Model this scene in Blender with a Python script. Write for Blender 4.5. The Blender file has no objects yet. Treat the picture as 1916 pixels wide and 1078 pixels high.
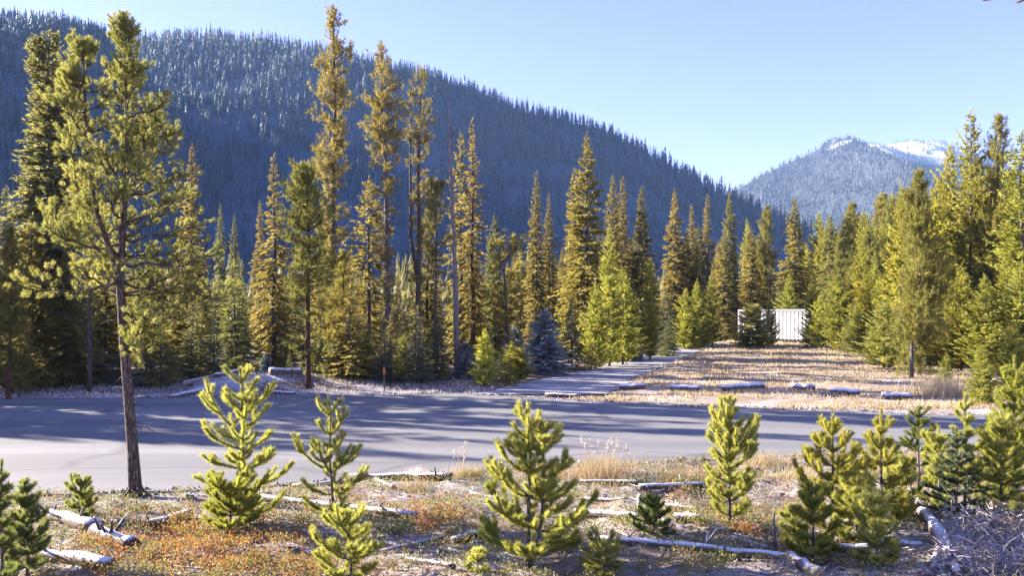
import bpy, math, random
import numpy as np

# ------------------------------------------------------------------ camera, sky, sun, exposure
SC = bpy.context.scene
COL = SC.collection
F, HZ, CX, CAMZ = 1659.0, 590.0, 958.0, 3.0          # focal length in photo pixels, horizon row, centre column, eye height (m)
cam_d = bpy.data.cameras.new('camera')
cam_d.sensor_width = 36.0
cam_d.lens = 36.0 * F / 1916.0
cam_d.shift_y = (HZ - 539.0) / 1916.0
cam_d.clip_start, cam_d.clip_end = 0.1, 12000.0
cam = bpy.data.objects.new('camera', cam_d)
cam.location = (0, 0, CAMZ)
cam.rotation_euler = (math.radians(90), 0, 0)
COL.objects.link(cam)
SC.camera = cam

HAZE = 0.000085
SUN_EL = math.radians(20.0)
SUN_AZ = math.radians(-66.0)                          # clockwise from +Y: the sun stands to the left and a little ahead
SUN = np.array([math.sin(SUN_AZ) * math.cos(SUN_EL), math.cos(SUN_AZ) * math.cos(SUN_EL), math.sin(SUN_EL)])
w = bpy.data.worlds.new('World')
SC.world = w
w.use_nodes = True
wn = w.node_tree
sky = wn.nodes.new('ShaderNodeTexSky')
sky.sky_type = 'NISHITA'
sky.sun_disc = False
sky.sun_elevation = SUN_EL
sky.sun_rotation = SUN_AZ
sky.altitude = 1500
sky.air_density = 1.0
sky.dust_density = 0.6
sky.ozone_density = 3.0
wb = wn.nodes.new('ShaderNodeMix')                   # the camera's white balance for the blue part of the light, the same in every direction
wb.data_type = 'RGBA'; wb.blend_type = 'MULTIPLY'; wb.inputs[0].default_value = 1.0
wb.inputs[7].default_value = (.93, .67, 1.0, 1)
wn.links.new(sky.outputs[0], wb.inputs[6])
wn.links.new(wb.outputs[2], wn.nodes['Background'].inputs[0])
wn.nodes['Background'].inputs[1].default_value = 0.066
sl = bpy.data.lights.new('sun', 'SUN')
sl.energy = 5.0
sl.angle = math.radians(0.5)
sl.color = (1.0, 0.885, 0.78)
so = bpy.data.objects.new('sun', sl)
from mathutils import Vector
so.rotation_euler = Vector(SUN).to_track_quat('Z', 'Y').to_euler()
so.location = (-60, 40, 60)
COL.objects.link(so)
SC.view_settings.view_transform = 'Standard'
SC.view_settings.look = 'None'
SC.view_settings.exposure = 2.62
SC.view_settings.gamma = 1.0
SC.view_settings.use_curve_mapping = False
SC.render.engine = 'CYCLES'
SC.cycles.max_bounces = 10
SC.cycles.diffuse_bounces = 7
SC.cycles.transmission_bounces = 6
SC.cycles.volume_bounces = 0
SC.cycles.use_denoising = True
SC.cycles.denoiser = 'OPENIMAGEDENOISE'
SC.cycles.denoising_input_passes = 'RGB_ALBEDO_NORMAL'
SC.cycles.denoising_prefilter = 'NONE'
SC.cycles.use_adaptive_sampling = False

# ------------------------------------------------------------------ helpers
rng = np.random.default_rng(7)
def gx(px, d): return (px - CX) / F * d               # world x of a photo column at depth d
def gd(py): return F * CAMZ / (py - HZ)               # depth of a ground point on photo row py
def gpt(px, py):
    d = gd(py); return gx(px, d), d
def zt(py, d): return CAMZ + (HZ - py) / F * d        # height of photo row py at depth d
_W = {}
def fbm(x, y, scale, seed, octv=4):
    x = np.asarray(x, float); y = np.asarray(y, float)
    key = (seed, octv)
    if key not in _W:
        r = np.random.default_rng(seed)
        _W[key] = [(r.uniform(0, 6.283, 5), r.uniform(0, 6.283, 5), r.uniform(.7, 1.4, 5)) for _ in range(octv)]
    out = 0.0; a = 1.0; k = 6.283 / scale
    for an, ph, fr in _W[key]:
        for i in range(5):
            out = out + a * 0.3 * np.sin(k * fr[i] * (x * np.cos(an[i]) + y * np.sin(an[i])) + ph[i])
        a *= 0.5; k *= 2.05
    return out
def sst(a, b, x):
    t = np.clip((np.asarray(x, float) - a) / (b - a), 0, 1); return t * t * (3 - 2 * t)
def nrm(v): return v / np.maximum(np.linalg.norm(v, axis=-1, keepdims=True), 1e-9)

class Geo:
    """collects triangles, then links them as ONE mesh"""
    def __init__(s): s.v = []; s.f = []; s.m = []; s.t = []; s.s = []; s.n = 0
    def add(s, v, f, m=0, tone=0.5, smooth=False):
        v = np.asarray(v, float).reshape(-1, 3); f = np.asarray(f, int).reshape(-1, 3)
        s.v.append(v); s.f.append(f + s.n); s.n += len(v)
        s.m.append(np.full(len(f), m)); s.t.append(np.broadcast_to(np.asarray(tone, float), (len(f),)).copy()); s.s.append(np.full(len(f), smooth))
    def tube(s, path, rad, n=6, m=0, tone=0.5, smooth=True, cap=True):
        path = np.asarray(path, float); k = len(path)
        rad = np.broadcast_to(np.asarray(rad, float), (k,))
        tan = nrm(np.gradient(path, axis=0))
        ref = np.array([0.0, 0, 1]) if abs(nrm(path[-1] - path[0])[2]) < .8 else np.array([1.0, 0, 0])
        a = nrm(np.cross(tan, ref)); b = np.cross(tan, a)
        th = np.arange(n) * 2 * np.pi / n
        ring = path[:, None, :] + rad[:, None, None] * (np.cos(th)[None, :, None] * a[:, None, :] + np.sin(th)[None, :, None] * b[:, None, :])
        v = ring.reshape(-1, 3); fs = []
        i = np.arange(k - 1)[:, None] * n; j = np.arange(n)[None, :]; j2 = (j + 1) % n
        q = [(i + j), (i + j2), (i + n + j2), (i + n + j)]
        q = [x.reshape(-1) for x in q]
        fs = np.concatenate([np.stack([q[0], q[2], q[1]], 1), np.stack([q[0], q[3], q[2]], 1)])
        if cap:
            v = np.concatenate([v, path[:1], path[-1:]]); c0 = k * n; c1 = c0 + 1; jj = np.arange(n); jj2 = (jj + 1) % n
            fs = np.concatenate([fs, np.stack([np.full(n, c0), jj, jj2], 1), np.stack([np.full(n, c1), (k - 1) * n + jj2, (k - 1) * n + jj], 1)])
        s.add(v, fs, m, tone, smooth)
    def blades(s, P, D, L, W, m=0, tone=0.5, rhomb=False, rs=None):
        rs = rs or rng
        n = len(P); D = nrm(D); side = nrm(np.cross(D, rs.normal(size=(n, 3))))
        L = np.broadcast_to(L, (n,))[:, None]; Wd = np.broadcast_to(W, (n,))[:, None] * .5
        tone = np.broadcast_to(np.asarray(tone, float), (n,))
        if rhomb:
            mid = P + D * L * .45
            v = np.stack([P, mid - side * Wd, P + D * L, mid + side * Wd], 1)
            b = np.arange(n)[:, None] * 4
            f = np.concatenate([b + [[0, 1, 2]], b + [[0, 2, 3]]], 1).reshape(-1, 3)
            s.add(v, f, m, np.repeat(tone, 2))
        else:
            v = np.stack([P - side * Wd, P + side * Wd, P + D * L], 1)
            s.add(v, np.arange(n * 3).reshape(-1, 3), m, tone)
    def box(s, c, size, rz=0.0, m=0, tone=.5):
        x, y, z = np.array(size) / 2
        v = np.array([[i, j, k] for i in (-x, x) for j in (-y, y) for k in (-z, z)], float)
        ca, sa = math.cos(rz), math.sin(rz)
        v = np.stack([v[:, 0] * ca - v[:, 1] * sa, v[:, 0] * sa + v[:, 1] * ca, v[:, 2]], 1) + np.array(c)
        q = [(0, 1, 3, 2), (4, 6, 7, 5), (0, 4, 5, 1), (2, 3, 7, 6), (0, 2, 6, 4), (1, 5, 7, 3)]
        s.add(v, [t for a, b, c_, d in q for t in ((a, b, c_), (a, c_, d))], m, tone)
    def mesh(s, name, mats):
        v = np.concatenate(s.v).astype(np.float32); f = np.concatenate(s.f).astype(np.int32)
        me = bpy.data.meshes.new(name)
        me.vertices.add(len(v)); me.vertices.foreach_set('co', v.ravel())
        me.loops.add(len(f) * 3); me.loops.foreach_set('vertex_index', f.ravel())
        me.polygons.add(len(f)); me.polygons.foreach_set('loop_start', np.arange(0, len(f) * 3, 3, dtype=np.int32))
        for mm in mats: me.materials.append(mm)
        me.polygons.foreach_set('material_index', np.concatenate(s.m).astype(np.int32))
        me.polygons.foreach_set('use_smooth', np.concatenate(s.s).astype(bool))
        me.attributes.new('tone', 'FLOAT', 'FACE').data.foreach_set('value', np.concatenate(s.t).astype(np.float32))
        me.update(calc_edges=True)
        return me

def link(name, data, parent=None, loc=None, tint=None):
    o = bpy.data.objects.new(name, data); COL.objects.link(o)
    if parent is not None: o.parent = parent
    if loc is not None: o.location = loc
    if tint is not None: o.color = (*tint, 1.0)
    return o
def tag(o, label, cat, group=None):
    o['label'] = label; o['category'] = cat
    if group: o['group'] = group
    return o
def thing(name, label, cat, loc=(0, 0, 0), rz=0.0, scale=(1, 1, 1), group=None):
    o = link(name, None, loc=loc); o.rotation_euler = (0, 0, rz); o.scale = scale; o.empty_display_size = .2
    return tag(o, label, cat, group)
def grid_mesh(name, X, Y, Z, mat, attrs=None, smooth=True):
    r, c = X.shape
    me = bpy.data.meshes.new(name)
    v = np.stack([X, Y, Z], -1).reshape(-1, 3).astype(np.float32)
    i = (np.arange(r - 1)[:, None] * c + np.arange(c - 1)[None, :]).reshape(-1)
    q = np.stack([i, i + 1, i + c + 1, i + c], 1).astype(np.int32)
    me.vertices.add(len(v)); me.vertices.foreach_set('co', v.ravel())
    me.loops.add(q.size); me.loops.foreach_set('vertex_index', q.ravel())
    me.polygons.add(len(q)); me.polygons.foreach_set('loop_start', np.arange(0, q.size, 4, dtype=np.int32))
    me.polygons.foreach_set('use_smooth', np.full(len(q), smooth))
    me.materials.append(mat)
    for k, a in (attrs or {}).items():
        me.attributes.new(k, 'FLOAT', 'POINT').data.foreach_set('value', np.asarray(a, np.float32).ravel())
    me.update(calc_edges=True)
    return me

# ------------------------------------------------------------------ materials
class NT:
    def __init__(s, name):
        s.m = bpy.data.materials.new(name); s.m.use_nodes = True; s.t = s.m.node_tree; s.b = s.t.nodes['Principled BSDF']; s.out = s.t.nodes['Material Output']
    def n(s, typ, **kw):
        x = s.t.nodes.new(typ)
        for k, v in kw.items(): setattr(x, k, v)
        return x
    def l(s, a, b): s.t.links.new(a, b)
    def noise(s, scale, detail=4, rough=.55, vec=None, dist=0.0):
        x = s.n('ShaderNodeTexNoise'); x.inputs['Scale'].default_value = scale; x.inputs['Detail'].default_value = detail
        x.inputs['Roughness'].default_value = rough; x.inputs['Distortion'].default_value = dist
        if vec is not None: s.l(vec, x.inputs['Vector'])
        return x.outputs['Fac']
    def ramp(s, fac, stops):
        x = s.n('ShaderNodeValToRGB'); e = x.color_ramp.elements
        while len(e) < len(stops): e.new(.5)
        for el, (p, c) in zip(e, stops): el.position = p; el.color = (*c, 1) if len(c) == 3 else c
        s.l(fac, x.inputs[0]); return x.outputs[0]
    def rng(s, v, a, b, c=0.0, d=1.0):
        x = s.n('ShaderNodeMapRange'); s.l(v, x.inputs[0])
        for i, q in enumerate((a, b, c, d)): x.inputs[i + 1].default_value = q
        return x.outputs[0]
    def math(s, op, a, b=None):
        x = s.n('ShaderNodeMath', operation=op)
        for i, q in enumerate((a, b)):
            if q is None: continue
            if isinstance(q, (int, float)): x.inputs[i].default_value = q
            else: s.l(q, x.inputs[i])
        return x.outputs[0]
    def mix(s, fac, a, b, mode='MIX'):
        x = s.n('ShaderNodeMix', data_type='RGBA', blend_type=mode)
        for i, q in ((0, fac), (6, a), (7, b)):
            if isinstance(q, (int, float)): x.inputs[i].default_value = q
            elif isinstance(q, tuple): x.inputs[i].default_value = (*q, 1)
            else: s.l(q, x.inputs[i])
        return x.outputs[2]
    def attr(s, name): return s.n('ShaderNodeAttribute', attribute_name=name).outputs['Fac']
    def pos(s): return s.n('ShaderNodeNewGeometry').outputs['Position']
    def obj(s): return s.n('ShaderNodeTexCoord').outputs['Object']
    def nz(s):
        x = s.n('ShaderNodeSeparateXYZ'); s.l(s.n('ShaderNodeNewGeometry').outputs['Normal'], x.inputs[0]); return x.outputs[2]
    def scale(s, vec, sc):
        x = s.n('ShaderNodeVectorMath', operation='MULTIPLY'); s.l(vec, x.inputs[0]); x.inputs[1].default_value = sc; return x.outputs[0]
    def bump(s, h, strength=.4, dist=.02):
        x = s.n('ShaderNodeBump'); x.inputs['Strength'].default_value = strength; x.inputs['Distance'].default_value = dist
        s.l(h, x.inputs['Height']); s.l(x.outputs[0], s.b.inputs['Normal'])
    def set(s, col=None, rough=.8, spec=.3):
        if col is not None:
            if isinstance(col, tuple): s.b.inputs['Base Color'].default_value = (*col, 1)
            else: s.l(col, s.b.inputs['Base Color'])
        s.b.inputs['Roughness'].default_value = rough; s.b.inputs['Specular IOR Level'].default_value = spec
        return s.m
FROST = (.60, .63, .70)
def needle_mat(name, stops, transl=.35, tcol=(1.25, 1.2, .7), frost=0.0):
    q = NT(name)
    c = q.ramp(q.attr('tone'), stops)
    oi = q.n('ShaderNodeObjectInfo')
    c = q.mix(1.0, c, oi.outputs['Color'], 'MULTIPLY')
    if frost > 0:
        f = q.math('MULTIPLY', q.rng(q.noise(2.2, 3, .6, q.pos()), .35, .7), frost)
        c = q.mix(f, c, FROST)
    q.set(c, .6, .2)
    tr = q.n('ShaderNodeBsdfTranslucent')
    q.l(q.mix(1.0, c, tcol, 'MULTIPLY'), tr.inputs[0])
    mx = q.n('ShaderNodeMixShader'); mx.inputs[0].default_value = transl
    q.l(q.b.outputs[0], mx.inputs[1]); q.l(tr.outputs[0], mx.inputs[2]); q.l(mx.outputs[0], q.out.inputs[0])
    return q.m
M = {}
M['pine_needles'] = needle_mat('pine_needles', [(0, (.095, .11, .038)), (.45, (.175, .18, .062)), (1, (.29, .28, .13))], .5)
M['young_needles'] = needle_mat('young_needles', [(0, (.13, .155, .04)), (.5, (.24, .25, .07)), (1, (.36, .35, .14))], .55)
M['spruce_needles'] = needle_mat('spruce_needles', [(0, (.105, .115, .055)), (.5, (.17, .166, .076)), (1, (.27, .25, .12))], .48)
M['frosted_needles'] = needle_mat('frosted_needles', [(0, (.07, .09, .085)), (.6, (.13, .16, .165)), (1, (.27, .31, .35))], .25, frost=.45)
M['frost_tip_needles'] = needle_mat('frost_tip_needles', [(0, (.04, .06, .03)), (.6, (.085, .105, .05)), (1, (.18, .19, .14))], .3, frost=.15)
M['hill_needles'] = needle_mat('hill_needles', [(0, (.045, .075, .11)), (.5, (.068, .12, .172)), (1, (.10, .165, .225))], .15, frost=.03)  # blue of haze and skylit shade put into the needle colour
M['mountain_needles'] = needle_mat('mountain_needles', [(0, (.022, .028, .04)), (.6, (.042, .048, .066)), (1, (.08, .086, .105))], .1, frost=.06)  # bluish cast of far air put into this colour as well

def bark(name, a, b, frost=0.0):
    q = NT(name); p = q.obj()
    nz_ = q.noise(9, 5, .65, q.scale(p, (3.0, 3.0, .55)), .5)
    c = q.ramp(nz_, [(.3, a), (.7, b)])
    if frost: c = q.mix(q.rng(q.noise(6, 3, .6, p), .5, .75, 0, frost), c, FROST)
    vo = q.n('ShaderNodeTexVoronoi', feature='DISTANCE_TO_EDGE'); vo.inputs['Scale'].default_value = 16
    wv = q.n('ShaderNodeMix', data_type='VECTOR'); wv.inputs[0].default_value = .06; nv = q.n('ShaderNodeTexNoise'); nv.inputs['Scale'].default_value = 12
    q.l(p, nv.inputs['Vector']); q.l(q.scale(p, (1.6, 1.6, .45)), wv.inputs[4]); q.l(nv.outputs['Color'], wv.inputs[5]); q.l(wv.outputs[1], vo.inputs['Vector'])
    plate = q.rng(vo.outputs['Distance'], .02, .14)
    c = q.mix(q.rng(plate, 0, 1, .6, 0), c, tuple(x * .6 for x in a))
    q.bump(q.math('ADD', nz_, plate), .9, .03)
    return q.set(c, .9, .15)
M['bark'] = bark('bark', (.05, .038, .03), (.24, .195, .16))
M['bark_grey'] = bark('bark_grey', (.075, .062, .055), (.25, .215, .19), .2)
M['bark_red'] = bark('bark_red', (.06, .03, .018), (.20, .11, .065))
M['dead_wood'] = bark('dead_wood', (.16, .13, .11), (.38, .34, .31), .3)
def frosted_wood(name, a, b, lo, hi, amt=.95):
    q = NT(name); p = q.obj()
    n1 = q.noise(7, 5, .65, q.scale(p, (1.0, 5.0, 5.0)), .3)
    c = q.ramp(n1, [(.3, a), (.72, b)])
    e = q.math('ADD', q.nz(), q.math('MULTIPLY', q.math('SUBTRACT', q.noise(9, 5, .7, q.pos()), .5), 1.1))
    c = q.mix(q.rng(e, lo, hi, 0, amt), c, (.74, .76, .81))
    q.bump(n1, .6, .02)
    return q.set(c, .85, .2)
M['log_frost'] = frosted_wood('log_frost', (.07, .05, .04), (.22, .17, .14), .35, .75)
M['log_bare'] = frosted_wood('log_bare', (.16, .13, .11), (.40, .35, .31), .55, 1.05, .8)
M['log_park'] = frosted_wood('log_park', (.06, .045, .045), (.2, .16, .14), .2, .55)
M['log_dark'] = frosted_wood('log_dark', (.035, .025, .022), (.12, .09, .075), .55, .95)

# ground: soil, straw, red needles and frost, mixed by what grows where
q = NT('ground_soil'); p = q.pos()
n_big = q.noise(.45, 5, .6, p); n_mid = q.noise(2.3, 6, .65, p); n_fine = q.noise(26, 4, .7, p)
soil = q.ramp(n_mid, [(.3, (.10, .065, .042)), (.55, (.20, .14, .092)), (.75, (.32, .255, .19))])
straw = q.ramp(q.noise(1.1, 6, .7, q.scale(p, (.5, 1.6, 1))), [(.28, (.15, .105, .065)), (.5, (.34, .25, .15)), (.72, (.49, .405, .28))])
c = q.mix(q.attr('straw'), soil, straw)
grav = q.ramp(n_fine, [(.3, (.17, .15, .14)), (.7, (.36, .33, .30))])
c = q.mix(q.attr('gravel'), c, grav)
c = q.mix(q.rng(n_fine, .35, .7, 0, .35), c, (.05, .035, .028))
fm = q.math('ADD', q.math('MULTIPLY', n_big, .5), q.math('MULTIPLY', q.noise(7, 6, .7, p), .5))
fr = q.math('MULTIPLY', q.rng(fm, .46, .60), q.attr('frost'))
c = q.mix(fr, c, (.50, .52, .57))
q.bump(q.math('ADD', n_fine, q.math('MULTIPLY', n_mid, 2.0)), .8, .03)
M['ground'] = q.set(c, .95, .1)
q = NT('asphalt'); p = q.pos()
sp = q.noise(60, 3, .7, p)
lanes = q.noise(.8, 3, .5, q.scale(p, (.05, 1.0, 1)))
c = q.ramp(lanes, [(.3, (.138, .140, .138)), (.7, (.208, .208, .204))])
crk = q.n('ShaderNodeTexVoronoi', feature='DISTANCE_TO_EDGE'); crk.inputs['Scale'].default_value = .35
wv = q.n('ShaderNodeMix', data_type='VECTOR'); wv.inputs[0].default_value = .25
nv = q.n('ShaderNodeTexNoise'); nv.inputs['Scale'].default_value = .9; nv.inputs['Detail'].default_value = 5; q.l(p, nv.inputs['Vector'])
q.l(q.scale(p, (.45, 1.0, 1.0)), wv.inputs[4]); q.l(nv.outputs['Color'], wv.inputs[5]); q.l(wv.outputs[1], crk.inputs['Vector'])
c = q.mix(q.rng(crk.outputs['Distance'], .004, .016, .55, 0), c, (.07, .066, .066))
c = q.mix(q.rng(q.noise(.22, 5, .65, q.scale(p, (.35, 1, 1))), .50, .58, 0, .35), c, (.15, .145, .15))
c = q.mix(q.rng(sp, .4, .75, 0, .3), c, (.13, .122, .126))
c = q.mix(q.rng(q.noise(.5, 4, .6, q.scale(p, (.3, 1, 1))), .52, .72, 0, .35), c, (.28, .272, .285))
q.bump(sp, .25, .008)
M['asphalt'] = q.set(c, .85, .25)
q = NT('track_gravel'); p = q.pos()
c = q.ramp(q.noise(14, 5, .7, p), [(.3, (.14, .125, .115)), (.7, (.30, .275, .26))])
c = q.mix(q.rng(q.noise(.6, 5, .65, q.scale(p, (.4, 1, 1))), .42, .62, 0, .7), c, (.50, .50, .53))
q.bump(q.noise(20, 4, .7, p), .6, .02)
M['track'] = q.set(c, .95, .1)
q = NT('hill_floor'); p = q.pos()
M['hill_floor'] = q.set(q.ramp(q.noise(.03, 6, .7, p), [(.35, (.05, .085, .122)), (.6, (.068, .12, .172)), (.85, (.10, .16, .22))]), .95, .1)  # floor painted with the same hazy, shaded blue as its trees
q = NT('mountain_rock'); p = q.pos()
h = q.n('ShaderNodeSeparateXYZ'); q.l(p, h.inputs[0])
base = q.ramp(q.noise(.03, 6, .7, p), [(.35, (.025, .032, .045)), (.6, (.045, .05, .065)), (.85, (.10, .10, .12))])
e = q.math('ADD', h.outputs[2], q.math('MULTIPLY', q.math('SUBTRACT', q.noise(.012, 6, .7, p), .5), 420.0))
M['mountain'] = q.set(q.mix(q.rng(e, 455, 585), base, (.72, .73, .77)), .95, .1)

def ramp_mat(name, stops, transl=.3, frost=0.0):
    return needle_mat(name, stops, transl, (1.15, 1.1, .85), frost)
M['straw'] = ramp_mat('straw', [(0, (.21, .135, .06)), (.5, (.42, .315, .165)), (1, (.60, .51, .35))], .35, .25)
M['shrub_leaves'] = ramp_mat('shrub_leaves', [(0, (.22, .05, .025)), (.3, (.36, .15, .05)), (.55, (.34, .25, .06)), (.8, (.16, .20, .05)), (1, (.24, .24, .12))], .35, .06)
M['twigs'] = ramp_mat('twigs', [(0, (.07, .05, .04)), (.5, (.22, .17, .14)), (1, (.45, .40, .37))], .0, .5)
M['frost_straw'] = ramp_mat('frost_straw', [(0, (.30, .24, .2)), (.5, (.55, .5, .48)), (1, (.8, .8, .84))], .3, .5)

# ------------------------------------------------------------------ the setting: ground, road, track, hills
_rx = [-80, -30, -18.2, -8.45, -5.1, -1.1, 2.6, 6.2, 10.2, 16, 30, 80]
_rn = [11.0, 13.2, 14.0, 14.6, 15.2, 16.9, 18.0, 19.0, 20.0, 20.6, 21.5, 23.0]
_fx = [-80, -30, -18.2, -12.7, -8, -5.1, -2.2, .8, 4.3, 9.1, 13.2, 16, 30, 80]
_fy = [30.0, 31.0, 31.5, 32.1, 32.9, 33.2, 34.0, 32.1, 29.8, 28.0, 26.6, 26.2, 25.8, 27.0]
def road_near(x): return np.interp(x, _rx, _rn) + fbm(x, 0 * np.asarray(x, float), 2.5, 91, 3) * .09
def road_far(x): return np.interp(x, _fx, _fy) + fbm(x, 0 * np.asarray(x, float), 3.5, 92, 3) * .14
_ty = [32.5, 34.8, 46.5, 71, 113, 166, 200]
_tl = [-2.4, -1.0, 3.1, 10.6, 23.3, 41.5, 54]
_tr = [3.4, 4.0, 7.4, 15.0, 28.3, 46.5, 60]
def track_in(x, y): return ((x > np.interp(y, _ty, _tl)) & (x < np.interp(y, _ty, _tr)) & (y > 32) & (y < 198)).astype(float)
def gz(x, y):
    x = np.asarray(x, float); y = np.asarray(y, float)
    wn_ = sst(.15, 1.6, road_near(x) - y); wf = sst(.2, 3.0, y - road_far(x))
    tl, tr = np.interp(y, _ty, _tl), np.interp(y, _ty, _tr)
    wt = np.where((y > 31) & (y < 200), 1 - sst(-1.2, .3, x - tl) * (1 - sst(-.3, 1.2, x - tr)), 1.0)
    z = wn_ * (.05 + .08 * fbm(x, y, 3.0, 11, 4) + .03 * fbm(x, y, .7, 12, 2)) + wf * wt * (.06 + .07 * fbm(x, y, 6.0, 13, 4))
    z = z + wf * wt * (.55 * np.exp(-((x + 10.2) / 3.2) ** 2 - ((y - 36.5) / 3.0) ** 2))
    inside = (1 - sst(-.02, .22, road_near(x) - y)) * (1 - sst(-.02, .3, y - road_far(x)))
    return z + .012 - .045 * np.maximum(inside, track_in(x, y))
def axis(segs):
    out = []
    for a, b, st in segs: out += list(np.arange(a, b, st))
    return np.array(out + [segs[-1][1]])
gxs = axis([(-4000, -600, 200), (-600, -100, 40), (-100, -30, 5), (-30, -12, .6), (-12, 14, .16), (14, 40, .7), (40, 120, 5), (120, 600, 40), (600, 4000, 200)])
gys = axis([(-60, 0, 6), (0, 8, 1), (8, 21, .14), (21, 60, .45), (60, 200, 2.5), (200, 600, 25), (600, 6000, 200)])
X, Y = np.meshgrid(gxs, gys)
Z = gz(X, Y)
near, far = sst(.0, .5, road_near(X) - Y), sst(.0, .5, Y - road_far(X))
tr_r = np.interp(Y, _ty, _tr)
straw_a = np.clip(far * sst(-2.0, 1.5, X - tr_r) * (1 - sst(110, 140, Y)) + near * (.25 + .25 * fbm(X, Y, 4, 31, 3)), 0, 1)
gravel_a = np.clip(np.exp(-np.clip(Y - road_far(X), 0, 99) / .55) * far + np.exp(-np.clip(road_near(X) - Y, 0, 99) / .35) * near, 0, 1) * .9
bank_a = np.exp(-((X + 9.5) / 4.5) ** 2 - ((Y - 35) / 3.5) ** 2)
edge_a = np.exp(-np.clip(Y - road_far(X), 0, 99) / 2.2)
frost_a = np.clip(near * (.68 + .3 * fbm(X, Y, 5, 33, 3)) + far * (.12 + .30 * straw_a + .5 * edge_a + bank_a), 0, 1)
link('ground', grid_mesh('ground', X, Y, Z, M['ground'], {'straw': straw_a, 'gravel': gravel_a, 'frost': frost_a}))['kind'] = 'structure'
rx = axis([(-80, -25, 1.5), (-25, 25, .3), (25, 80, 1.5)]); t = np.linspace(0, 1, 9)
Xr = np.repeat(rx[:, None], 9, 1).T; Yr = (road_near(rx)[None, :] * (1 - t[:, None]) + road_far(rx)[None, :] * t[:, None])
link('road', grid_mesh('road', Xr, Yr, 0 * Xr + .004 + .0 * Yr, M['asphalt']))['kind'] = 'structure'
ty = axis([(33.6, 60, .3), (60, 196, 1)]); t = np.linspace(0, 1, 6)
jl = fbm(ty, ty * 0, 4, 95, 3) * .5 + fbm(ty, ty * 0, 1.3, 96, 3) * .35
Yt = np.repeat(ty[:, None], 6, 1); Xt = (np.interp(ty, _ty, _tl) + jl)[:, None] * (1 - t) + (np.interp(ty, _ty, _tr) - jl)[:, None] * t
link('track', grid_mesh('track', Xt, Yt, 0 * Xt + .012, M['track']))['kind'] = 'structure'

def ridge(name, crest, dist, slope, rnd, mat, noise=6.0, nl=100.0, u_step=14, nt=60, back=160.0, rib=None):
    """a hillside: a crest line (photo columns and rows at a true distance) with a rounded top that falls away on both sides"""
    cp = np.array(crest, float); u = np.arange(cp[0, 0], cp[-1, 0] + 1, u_step)
    row = np.interp(u, cp[:, 0], cp[:, 1]); D = np.interp(u, [a for a, b in dist], [b for a, b in dist])
    cxw = (u - CX) / F * D; h = CAMZ + (HZ - row) / F * D
    tmax = (h.max() / slope + rnd) * 1.05
    tt = np.concatenate([-np.linspace(back, 8, 10), np.linspace(0, 1, nt) ** 1.3 * tmax])
    T, U = np.meshgrid(tt, u, indexing='ij')
    Hh = np.broadcast_to(h, T.shape)
    Zz = np.where(T >= 0, Hh - slope * (np.sqrt(T * T + rnd * rnd) - rnd), Hh + T * .35)
    Xx = np.broadcast_to(cxw, T.shape) * np.where(T > 0, 1.0, 1.0); Yy = np.broadcast_to(D, T.shape) - T
    fade = sst(0, 60, np.abs(T))
    Zz = Zz + fade * noise * fbm(Xx, Yy * .35, nl, 41, 4)
    if rib is not None:
        Zz = Zz + rib(U, T, fade)
    Zz = np.maximum(Zz, -3.0)
    o = link(name, grid_mesh(name, Xx, Yy, Zz, mat)); o['kind'] = 'structure'
    return Xx, Yy, Zz, tt
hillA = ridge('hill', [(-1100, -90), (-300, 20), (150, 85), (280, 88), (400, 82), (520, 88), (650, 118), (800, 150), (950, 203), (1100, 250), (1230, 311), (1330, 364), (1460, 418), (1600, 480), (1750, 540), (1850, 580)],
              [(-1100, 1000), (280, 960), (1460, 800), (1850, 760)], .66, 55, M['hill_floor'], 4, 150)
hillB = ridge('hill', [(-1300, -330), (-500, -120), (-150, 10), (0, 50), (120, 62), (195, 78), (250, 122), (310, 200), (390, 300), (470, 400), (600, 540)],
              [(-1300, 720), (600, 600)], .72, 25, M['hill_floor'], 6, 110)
def mrib(U, T, fade):
    uc = 1592 - T * .09
    d_ = U - uc
    return sst(120, 650, T) * (120 * np.where(d_ < 0, np.exp(d_ / 130.0), np.exp(-d_ / 60.0)) - 70 * np.exp(-((U - (1700 - T * .05)) / 60.0) ** 2))
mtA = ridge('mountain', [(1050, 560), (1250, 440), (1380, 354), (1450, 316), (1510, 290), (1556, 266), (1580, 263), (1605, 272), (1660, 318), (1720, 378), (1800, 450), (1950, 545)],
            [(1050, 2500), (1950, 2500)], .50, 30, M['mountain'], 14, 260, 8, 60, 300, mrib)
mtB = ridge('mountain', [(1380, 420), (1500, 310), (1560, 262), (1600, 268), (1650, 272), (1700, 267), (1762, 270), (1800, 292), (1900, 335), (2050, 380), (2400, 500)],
            [(1380, 3200), (2400, 3000)], .42, 60, M['mountain'], 14, 260, 10, 50, 400)

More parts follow.
